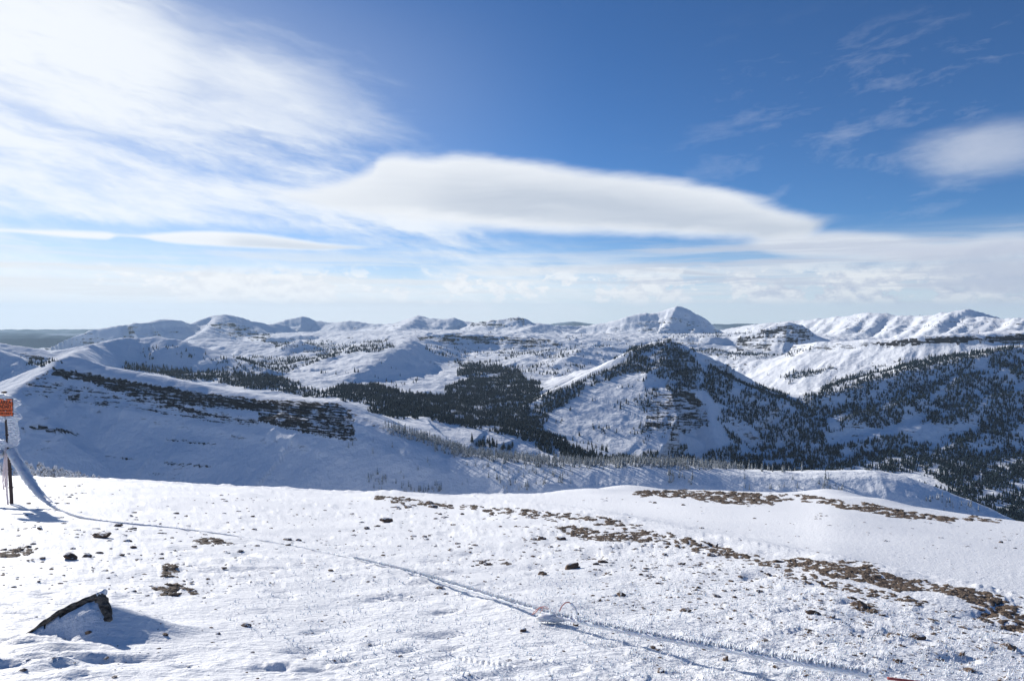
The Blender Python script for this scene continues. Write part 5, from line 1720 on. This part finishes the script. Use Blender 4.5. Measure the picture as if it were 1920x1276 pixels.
# ----------------------------------------------------------------- the boundary sign at the left edge
def make_sign():
    bx, by, bz = on_ground(22, 941)
    bz = float(ground_full(np.array([bx]), np.array([by]))[0])
    px2m = by / F_PX
    def at(px, py, dy=0.0):
        X, Y, Z = unproj(px, py, by)
        return np.array([X, Y + dy, Z])
    root = bas(None, "boundary_sign", (bx, by, bz))
    tag(root, "orange ski area boundary sign on a dark metal post thick with wind-blown rime", "sign")
    o = np.array([bx, by, bz])
    # T-section steel post
    top = at(9, 742) - o
    V, Fc = [], []
    sec = [(-0.020, -0.004), (0.020, -0.004), (0.020, 0.002), (0.004, 0.002), (0.004, 0.030), (-0.004, 0.030), (-0.004, 0.002), (-0.020, 0.002)]
    sec = [(a * 1.5, b * 1.4) for a, b in sec]
    H = 14
    for i in range(H + 1):
        c = top * (i / H) if i else np.array([0, 0, -0.2])
        for a, b in sec: V.append((c[0] + a, c[1] + b, c[2]))
    k = len(sec)
    for i in range(H):
        for j in range(k):
            Fc.append((i * k + j, i * k + (j + 1) % k, (i + 1) * k + (j + 1) % k, (i + 1) * k + j))
    Fc.append(tuple(range(H * k, H * k + k)))
    M_POST = flat_mat("weathered_dark_steel", (0.035, 0.024, 0.026), 0.6)
    post = link("post", mesh_poly("post", V, Fc, M_POST, False), None, root)
    V, Fc = [], []
    for hgt in (0.28, 0.62, 0.95, 1.25):
        c = top * (hgt / top[2]); i0 = len(V)
        for a, b, cc in [(-.03, -.02, 0), (.055, -.02, 0), (.055, 0.0, 0), (-.03, 0.0, 0), (-.03, -.02, .018), (.055, -.02, .018), (.055, 0.0, .018), (-.03, 0.0, .018)]:
            V.append((c[0] + a, c[1] + b, c[2] + cc))
        Fc += [tuple(i0 + q for q in f) for f in [(3, 2, 1, 0), (4, 5, 6, 7), (0, 1, 5, 4), (1, 2, 6, 5), (2, 3, 7, 6), (3, 0, 4, 7)]]
    link("stud", mesh_poly("stud", V, Fc, M_POST, False), None, root)
    # sheet: right edge at px 26, as wide as it is tall and a little more
    c1 = at(26.5, 747.5, -0.045) - o; c0 = at(26.5, 778.5, -0.045) - o
    hh = c1[2] - c0[2]; wd = hh * 1.25
    M_OR = flat_mat("orange_sign_paint", (0.95, 0.17, 0.045), 0.5, 0.08, 8.0)
    M_BK = flat_mat("black_lettering", (0.02, 0.012, 0.012), 0.6)
    def box(x0, x1, y0, y1, z0, z1):
        V = [(x, y, z) for z in (z0, z1) for x, y in ((x0, y0), (x1, y0), (x1, y1), (x0, y1))]
        return V, [(3, 2, 1, 0), (4, 5, 6, 7), (0, 1, 5, 4), (1, 2, 6, 5), (2, 3, 7, 6), (3, 0, 4, 7)]
    xr = c1[0]; z1 = c1[2]; z0 = c0[2]; yf = c1[1]
    V, Fc = box(xr - wd, xr, yf, yf + 0.004, z0, z1)
    panel = link("panel", mesh_poly("panel", V, Fc, M_OR, False), None, root)
    V, Fc = [], []
    e = 0.007
    for q in [(xr - wd - e, xr + e, z1, z1 + e), (xr - wd - e, xr + e, z0 - e, z0), (xr - wd - e, xr - wd, z0, z1), (xr, xr + e, z0, z1)]:
        v, f = box(q[0], q[1], yf - 0.004, yf + 0.008, q[2], q[3]); i0 = len(V); V += v; Fc += [tuple(i0 + a for a in b) for b in f]
    link("sign_border", mesh_poly("sign_border", V, Fc, M_BK, False), None, root)
    for txt, row, sz in (("SKI AREA", 0.80, 0.235), ("BOUNDARY", 0.545, 0.235), ("NOT PATROLLED", 0.32, 0.125), ("EXPERTS ONLY", 0.13, 0.125)):
        cu = bpy.data.curves.new("lettering", 'FONT')
        cu.body = txt; cu.size = hh * sz * 1.35; cu.align_x = 'CENTER'; cu.align_y = 'CENTER'; cu.extrude = 0.001; cu.offset = hh * 0.004
        t = bpy.data.objects.new("lettering", cu); COL.objects.link(t)
        bpy.context.view_layer.update()
        me = bpy.data.meshes.new_from_object(t)
        bpy.data.objects.remove(t)
        co = np.array([v.co[:] for v in me.vertices])
        w_ = co[:, 0].max() - co[:, 0].min(); k = min(1.25, wd * 0.90 / w_)
        V = np.stack([xr - wd / 2 + co[:, 0] * k, yf - 0.0035 - co[:, 2], z0 + hh * row + co[:, 1]], 1)
        me.vertices.foreach_set("co", V.astype(np.float32).ravel())
        me.materials.clear(); me.materials.append(M_BK); me.update()
        link("lettering", me, None, panel)
    V, Fc = ico(1); V = V * 0.011 + np.array([xr - hh * 0.42, yf - 0.004, z0 + hh * 0.28])
    link("bolt", mesh_poly("bolt", V, Fc, flat_mat("zinc_bolt", (0.5, 0.5, 0.48), 0.4), True), None, root)

    # rime: vanes grown from stacked ribs, swept downwind (to the right and towards the camera)
    def vane(zs, xin, xout, y0, thick, seed):
        """rows of rounded ribs; zs heights from top to bottom, xin/xout the inner and outer reach"""
        nu = 22
        rows = len(zs)
        V, Fc = [], []
        for side in (-1, 1):
            for i, z in enumerate(zs):
                for j in range(nu):
                    t = j / (nu - 1)
                    x = xin[i] + (xout[i] - xin[i]) * t
                    rib = perlin(np.array([x * 12.0 + seed]), np.array([z * 60.0]), seed)[0]
                    th_ = thick * (0.5 + 0.5 * math.sin(math.pi * min(1, (t + 0.12)) ** 0.8)) * (1 + 0.6 * rib)
                    if j == nu - 1 or i in (0, rows - 1): th_ *= 0.15
                    droop = -0.02 * t * t
                    V.append((x + 0.012 * rib, y0 + side * th_ - 0.05 * t, z + droop + 0.010 * rib))
        n = rows * nu
        for s in (0, 1):
            for i in range(rows - 1):
                for j in range(nu - 1):
                    a = s * n + i * nu + j
                    f = (a, a + 1, a + nu + 1, a + nu)
                    Fc.append(f if s == 0 else f[::-1])
        # stitch the rims
        def st(a, b): Fc.append((a, b, b + n, a + n))
        for j in range(nu - 1): st(j + 1, j); st((rows - 1) * nu + j, (rows - 1) * nu + j + 1)
        for i in range(rows - 1): st(i * nu, (i + 1) * nu); st((i + 1) * nu + nu - 1, i * nu + nu - 1)
        return V, Fc

    def outline(pts):     # (py, px_in, px_out) -> heights and reaches
        py = np.linspace(pts[0][0], pts[-1][0], 46)
        xi = np.interp(py, [p[0] for p in pts], [p[1] for p in pts]); xo = np.interp(py, [p[0] for p in pts], [p[2] for p in pts])
        xo = xo + 0.9 * perlin(py * 0.9, py * 0 + 0.5, 7) + 0.8 * perlin(py * 2.3, py * 0 + 0.5, 9)
        zs = [(at(0, q) - o)[2] for q in py]
        return zs, [(at(q, 800) - o)[0] for q in xi], [(at(q, 800) - o)[0] for q in xo]
    for pts, y0, tk, sd in [
        ([(783, 14, 33), (790, 14, 35), (800, 15, 37), (803, 15, 38.5), (812, 15, 37.5), (820, 15, 38.5), (830, 14, 37), (833, 12, 32), (837, 8, 20)], 0.02, 0.040, 3),
        ([(738, 4, 16), (742, 0, 24), (746, -4, 30), (750, 4, 37), (753, 10, 42), (756, 20, 42), (760, 24, 33), (765, 24, 29), (770, 24, 31), (774, 24, 38), (778, 18, 43), (782, 8, 44), (786, 4, 34)], 0.03, 0.05, 5),
        ([(736, -30, 8), (741, -36, 20), (748, -36, 22)], 0.03, 0.05, 6),
        ([(778, -34, 12), (783, -34, 14), (789, -20, 10)], 0.02, 0.035, 8),
        ([(822, -34, 12), (826, -34, 14), (833, -34, 15), (838, -12, 13)], 0.02, 0.035, 11),
    ]:
        V, Fc = vane(*outline(pts), y0, tk, sd)
        link("rime_crust", mesh_poly("rime_crust", V, Fc, M_RIMEICE), None, root)
    V, Fc = ico(2); V = V * np.array([0.055, 0.03, 0.022]) + (at(8, 735) - o) * 1.0
    link("post_cap", mesh_poly("post_cap", V, Fc, M_POST), None, root)
    return (bx, by, bz), at


SIGN_POS, sign_at = make_sign()


def spiky(P, rad, n, lo, hi, lean, name, parent, spread=0.9):
    """rime spikes standing on top of a rope"""
    idx = rng.uniform(0, len(P) - 1.01, n); i = idx.astype(int); f = (idx - i)[:, None]
    C = P[i] * (1 - f) + P[i + 1] * f
    rr = (rad[i])
    a = rng.uniform(-spread, spread, n)
    T = P[i + 1] - P[i]; T /= np.linalg.norm(T, axis=1)[:, None]
    S = np.cross(T, [0, 0, 1.0])
    D = np.cos(a)[:, None] * np.array([lean[0], lean[1], 1.0]) + np.sin(a)[:, None] * S
    D /= np.linalg.norm(D, axis=1)[:, None]
    B = C + D * rr[:, None] * 0.7
    L = rng.uniform(lo, hi, n) * (0.4 + 0.6 * rr / rr.max())
    w = L * 0.28
    E1 = T * w[:, None]; E2 = np.cross(D, T) * w[:, None] * 0.7
    V = np.stack([B - E1, B + E1 * 0.3 + E2, B + E1 * 0.3 - E2, B + D * L[:, None]], 1).reshape(-1, 3)
    Fc = (np.array([(0, 1, 3), (1, 2, 3), (2, 0, 3)])[None] + (np.arange(n) * 4)[:, None, None]).reshape(-1, 3)
    me = mesh_np(name, V, Fc, False); me.materials.append(M_RIMEICE)
    return link(name, me, None, parent)


def make_ropes():
    M_ROPE = flat_mat("faded_red_rope", (0.42, 0.10, 0.09), 0.8, 0.3, 200.0)
    M_PINK = flat_mat("frosted_pink_cord", (0.72, 0.62, 0.64), 0.8, 0.3, 120.0)
    M_ORANGE = flat_mat("orange_twine", (0.72, 0.26, 0.18), 0.7, 0.2, 120.0)
    # long boundary rope: hangs from the post, runs over the snow, then lifts towards the bottom right
    P = []; rad = []
    for px, py, rr in [(17, 838, 0.075), (24, 850, 0.085), (34, 868, 0.085), (46, 888, 0.08), (60, 908, 0.075), (72, 926, 0.06), (84, 937, 0.05)]:
        k = (py - 838) / (937 - 838)
        Y = SIGN_POS[1] * (1 - k) + (SIGN_POS[1] - 0.9) * k
        P.append(unproj(px, py, Y)); rad.append(rr)
    for px, py, rr, h in [(108, 953, 0.042, 0.03), (150, 968, 0.036, 0.02), (200, 978, 0.030, 0.01), (300, 986, 0.020, 0.01), (420, 1000, 0.010, 0.008), (560, 1024, 0.008, 0.01), (640, 1041, 0.012, 0.012), (720, 1060, 0.014, 0.02),
                          (800, 1081, 0.016, 0.03), (900, 1112, 0.016, 0.045), (1000, 1142, 0.017, 0.06), (1060, 1160, 0.018, 0.07), (1150, 1180, 0.020, 0.08), (1300, 1206, 0.021, 0.105), (1440, 1232, 0.022, 0.13), (1560, 1254, 0.022, 0.15), (1685, 1273, 0.020, 0.17)]:
        X, Y, Z = ground_at_px(px, py, h)
        P.append((X, Y, Z)); rad.append(rr * 0.72)
    Q = resample(np.concatenate([np.array(P), np.array(rad)[:, None]], 1)[:], 0.03)
    root = bas(None, "boundary_rope", tuple(P[0]))
    tag(root, "long rime-coated boundary rope running from the sign post across the snow to the lower right", "rope")
    off = np.array(P[0])
    n = len(Q)
    V, Fc = tube(Q[:, :3] - off, Q[:, 3], 10, rough=0.35, seed=4)
    link("rime_coat", mesh_poly("rime_coat", V, Fc, M_RIMEICE), None, root)
    k0 = int(n * 0.62)
    near = Q[k0:]
    # spikes: many, larger where the rope comes close
    spiky(near[:, :3] - off, near[:, 3], 3000, 0.010, 0.042, (0.35, 0.25), "rime_spikes", root, 0.8)
    spiky(Q[:k0, :3] - off, Q[:k0, 3], 1500, 0.006, 0.035, (0.4, 0.0), "rime_spikes", root, 1.2)
    # bare red end
    E_ = [ground_at_px(px, py, h) for px, py, h in [(1660, 1270, 0.17), (1690, 1274, 0.175), (1760, 1282, 0.18), (1900, 1300, 0.2), (2050, 1318, 0.22)]]
    V, Fc = tube(resample(E_, 0.02) - off, 0.0065, 7)
    link("red_cord", mesh_poly("red_cord", V, Fc, M_ROPE), None, root)
    # knot: lump of ice with loops of twine and a stiff arch of frosted wire
    kx, ky, kz = ground_at_px(1035, 1155, 0.06)
    V, Fc = ico(3)
    nn = fbm(V[:, 0] * 2 + 4, V[:, 1] * 2 + V[:, 2] * 3, 3, 8)[:, None]
    V = V * (1 + 0.5 * nn) * np.array([0.10, 0.035, 0.028]) + np.array([kx, ky, kz - 0.01]) - off
    link("ice_lump", mesh_poly("ice_lump", V, Fc, M_RIMEICE), None, root)
    arch = bas(None, "wire_loop", (0, 0, 0))
    ax = [(1049, 1146, 0.03), (1053, 1136, 0.06), (1060, 1129, 0.09), (1067, 1128, 0.10), (1074, 1134, 0.08), (1080, 1143, 0.05), (1082, 1152, 0.0)]
    Y0 = ground_at_px(1066, 1154, 0.0)[1]
    A_ = resample([unproj(a, b, Y0) for a, b, h in ax], 0.006)
    a0 = A_[0].copy(); arch.location = tuple(a0)
    tag(arch, "stiff red wire loop standing up behind the iced rope, frosted white on its right side", "loop")
    half = int(len(A_) * 0.55)
    V, Fc = tube(A_[:half + 2] - a0, 0.0035, 6); link("red_wire", mesh_poly("red_wire", V, Fc, M_ROPE), None, arch)
    V, Fc = tube(A_[half:] - a0, 0.0085, 8, rough=0.5, seed=3); link("frost_sleeve", mesh_poly("frost_sleeve", V, Fc, M_RIMEICE), None, arch)
    V, Fc = ico(1); e_ = unproj(1084, 1150, Y0); V = V * 0.009 + np.array(e_) - a0
    link("wire_end", mesh_poly("wire_end", V, Fc, flat_mat("black_plastic", (0.02, 0.02, 0.02))), None, arch)
    tw = bas(None, "twine_knot", (kx, ky, kz))
    tag(tw, "tangle of pale orange twine tied round the iced rope, left of the wire loop", "twine")
    K = np.array([kx, ky, kz])
    for s, pts in enumerate([[(997, 1152), (1004, 1143), (1013, 1137), (1022, 1136), (1030, 1140)], [(1002, 1150), (1008, 1142), (1014, 1138), (1018, 1141), (1012, 1148)], [(1014, 1138), (1022, 1139), (1029, 1142)], [(999, 1151), (1006, 1146), (1010, 1140)]]):
        Y1 = ky - 0.02 * s
        V, Fc = tube(resample([unproj(a, b, Y1) for a, b in pts], 0.005) - K, 0.0019, 6)
        link("strand", mesh_poly("strand", V, Fc, M_ORANGE), None, tw)
    # cords hanging from the post and the second rope that leaves to the left
    Yc = SIGN_POS[1] - 0.05
    r2 = bas(None, "hanging_cord", tuple(unproj(11, 838, Yc)))
    o2 = np.array(unproj(11, 838, Yc))
    tag(r2, "frosted pinkish cords hanging in loops down beside the sign post", "cord")
    for s, pts in enumerate([[(11, 838), (12, 860), (11, 880), (12, 900), (13, 925), (15, 947)], [(11, 840), (8, 862), (6, 885), (5.5, 905), (7, 918), (9.5, 919)], [(12, 842), (10, 870), (9, 895), (10, 915)], [(11, 848), (14, 880), (13, 915), (14.5, 944)]]):
        q = resample([unproj(a, b, Yc - 0.02 * s) for a, b in pts], 0.02) - o2
        V, Fc = tube(q, 0.010 if s else 0.014, 7, rough=0.6, seed=s)
        link("strand", mesh_poly("strand", V, Fc, M_PINK), None, r2)
    o3 = np.array(unproj(13, 834, Yc + 0.1))
    r3 = bas(None, "side_rope", tuple(o3))
    tag(r3, "thick white rime-covered rope leaving the sign post towards the left edge", "rope")
    q = resample([unproj(a, b, SIGN_POS[1] + d) for a, b, d in [(14, 836, 0.05), (4, 848, 0.0), (-8, 856, -0.2), (-60, 880, -0.8), (-130, 905, -1.2)]], 0.04) - o3
    V, Fc = tube(q, np.linspace(0.06, 0.13, len(q)), 10, rough=0.4, seed=9)
    link("rime_coat", mesh_poly("rime_coat", V, Fc, M_RIMEICE), None, r3)


make_ropes()


# ----------------------------------------------------------------- big tilted slab with its drift, lower left
def make_slab():
    pts = SLAB_CREST
    root = bas(None, "slab_rock", tuple(pts[0][:3]))
    tag(root, "big tilted dark rock slab half buried by a blue-shadowed snow drift, lower left", "rock")
    o = np.array(pts[0][:3])
    P = resample(pts, 0.012)
    n = len(P)
    V, Fc = [], []
    back = np.array([-0.30, 0.95, 0.0]); back /= np.linalg.norm(back)
    k = 9
    for i in range(n):
        t = i / (n - 1)
        th_ = 0.010 + 0.016 * t ** 3 + 0.010 * perlin(np.array([i * 0.11]), np.array([0.3]), 5)[0] + 0.006 * perlin(np.array([i * 0.5]), np.array([0.3]), 6)[0]
        dep = 0.05 + 0.30 * t
        c = P[i] - o
        prof = [(-0.003, 0.002), (0.006, 0.007), (0.02, 0.002), (0.05, -0.03), (0.09, -0.12), (0.12 + 0 * dep, -0.30), (0.02, -0.30), (-0.001, -th_ - 0.008), (-0.007, -th_ * 0.5)]
        for a, b in prof:
            j = 0.006 * perlin(np.array([i * 0.35 + a * 40]), np.array([b * 60.0]), 7)[0]
            V.append(tuple(c + back * a + np.array([0, 0, b + j])))
    for i in range(n - 1):
        for j in range(k):
            Fc.append((i * k + j, i * k + (j + 1) % k, (i + 1) * k + (j + 1) % k, (i + 1) * k + j))
    Fc.append(tuple(range(k))[::-1]); Fc.append(tuple(range((n - 1) * k, n * k)))
    link("slab", mesh_poly("slab", V, Fc, M_SLAB, False), None, root)
    # broken right-hand end, dark and blocky, running down towards the camera
    q = [np.array(p) for p in SLAB_END]
    Q = resample(q, 0.010)
    V, Fc = [], []
    for i in range(len(Q)):
        t = i / (len(Q) - 1)
        w = 0.036 * (1 - 0.55 * t) * (1 + 0.5 * perlin(np.array([i * 0.4]), np.array([1.3]), 15)[0])
        h = 0.05 * (1 - 0.5 * t) * (1 + 0.5 * perlin(np.array([i * 0.3]), np.array([4.3]), 16)[0])
        c = Q[i] - o
        for a, b in [(-w, -0.10), (-w * 0.9, h * 0.1), (-w * 0.3, h * 0.45), (w * 0.3, h * 0.5), (w, h * 0.1), (w * 1.1, -0.12)]:
            V.append(tuple(c + np.array([a, 0.25 * a, b])))
    for i in range(len(Q) - 1):
        for j in range(6):
            Fc.append((i * 6 + j, i * 6 + (j + 1) % 6, (i + 1) * 6 + (j + 1) % 6, (i + 1) * 6 + j))
    Fc.append(tuple(range(6))[::-1]); Fc.append(tuple(range((len(Q) - 1) * 6, len(Q) * 6)))
    link("broken_end", mesh_poly("broken_end", V, Fc, M_SLAB, False), None, root)
    V, Fc = ico(3)
    nn = fbm(V[:, 0] * 2, V[:, 1] * 2 + V[:, 2] * 3, 3, 12)[:, None]
    c = np.array(SLAB_CREST[-1]) - o
    V = V * (1 + 0.6 * nn) * np.array([0.028, 0.035, 0.022]) + c + np.array([0.015, 0.01, 0.0])
    link("frost_cap", mesh_poly("frost_cap", V, Fc, M_RIMEICE), None, root)


M_SLAB, _nt, _b = new_mat("dark_lichened_slab")
_g, _x, _y, _z = geo_pos(_nt)
_n = noise(_nt, comb(_nt, _x, _y, _z * 2.0), 26.0, 6.0, 0.7)
_c = mixc(_nt, (_n - 0.35).step(0.0, 0.35), (0.030, 0.024, 0.020), (0.26, 0.225, 0.18))
setin(_nt, _b, "Base Color", _c)
setin(_nt, _b, "Roughness", 0.9)
bump(_nt, _b, _n * 0.02, 1.0, 1.0)
make_slab()
print("near objects", round(time.time() - T0, 1))
# ----------------------------------------------------------------- haze
def make_haze():
    m = bpy.data.materials.new("mountain_haze")
    m.use_nodes = True
    nt = m.node_tree
    nt.nodes.clear()
    out = nt.nodes.new("ShaderNodeOutputMaterial")
    v = nt.nodes.new("ShaderNodeVolumePrincipled")
    v.inputs["Color"].default_value = (0.58, 0.79, 1.0, 1.0)
    v.inputs["Density"].default_value = HAZE_DENSITY
    v.inputs["Anisotropy"].default_value = 0.2
    nt.links.new(v.outputs[0], out.inputs["Volume"])
    zb = min(float(FZG.min()), -100) - 1.0
    Rb = r_far[-1] * 1.01
    zt = max(float(FZG.max()), 0.0) + 300.0
    V = [(sx * Rb, sy * Rb, zz) for zz in (zb, zt) for sx, sy in ((-1, -1), (1, -1), (1, 1), (-1, 1))]
    Fc = [(3, 2, 1, 0), (4, 5, 6, 7), (0, 1, 5, 4), (1, 2, 6, 5), (2, 3, 7, 6), (3, 0, 4, 7)]
    o = link("haze", mesh_np("haze", V, Fc), m)
    tag(o, kind="stuff")


make_haze()
print("built in", round(time.time() - T0, 1), "s")
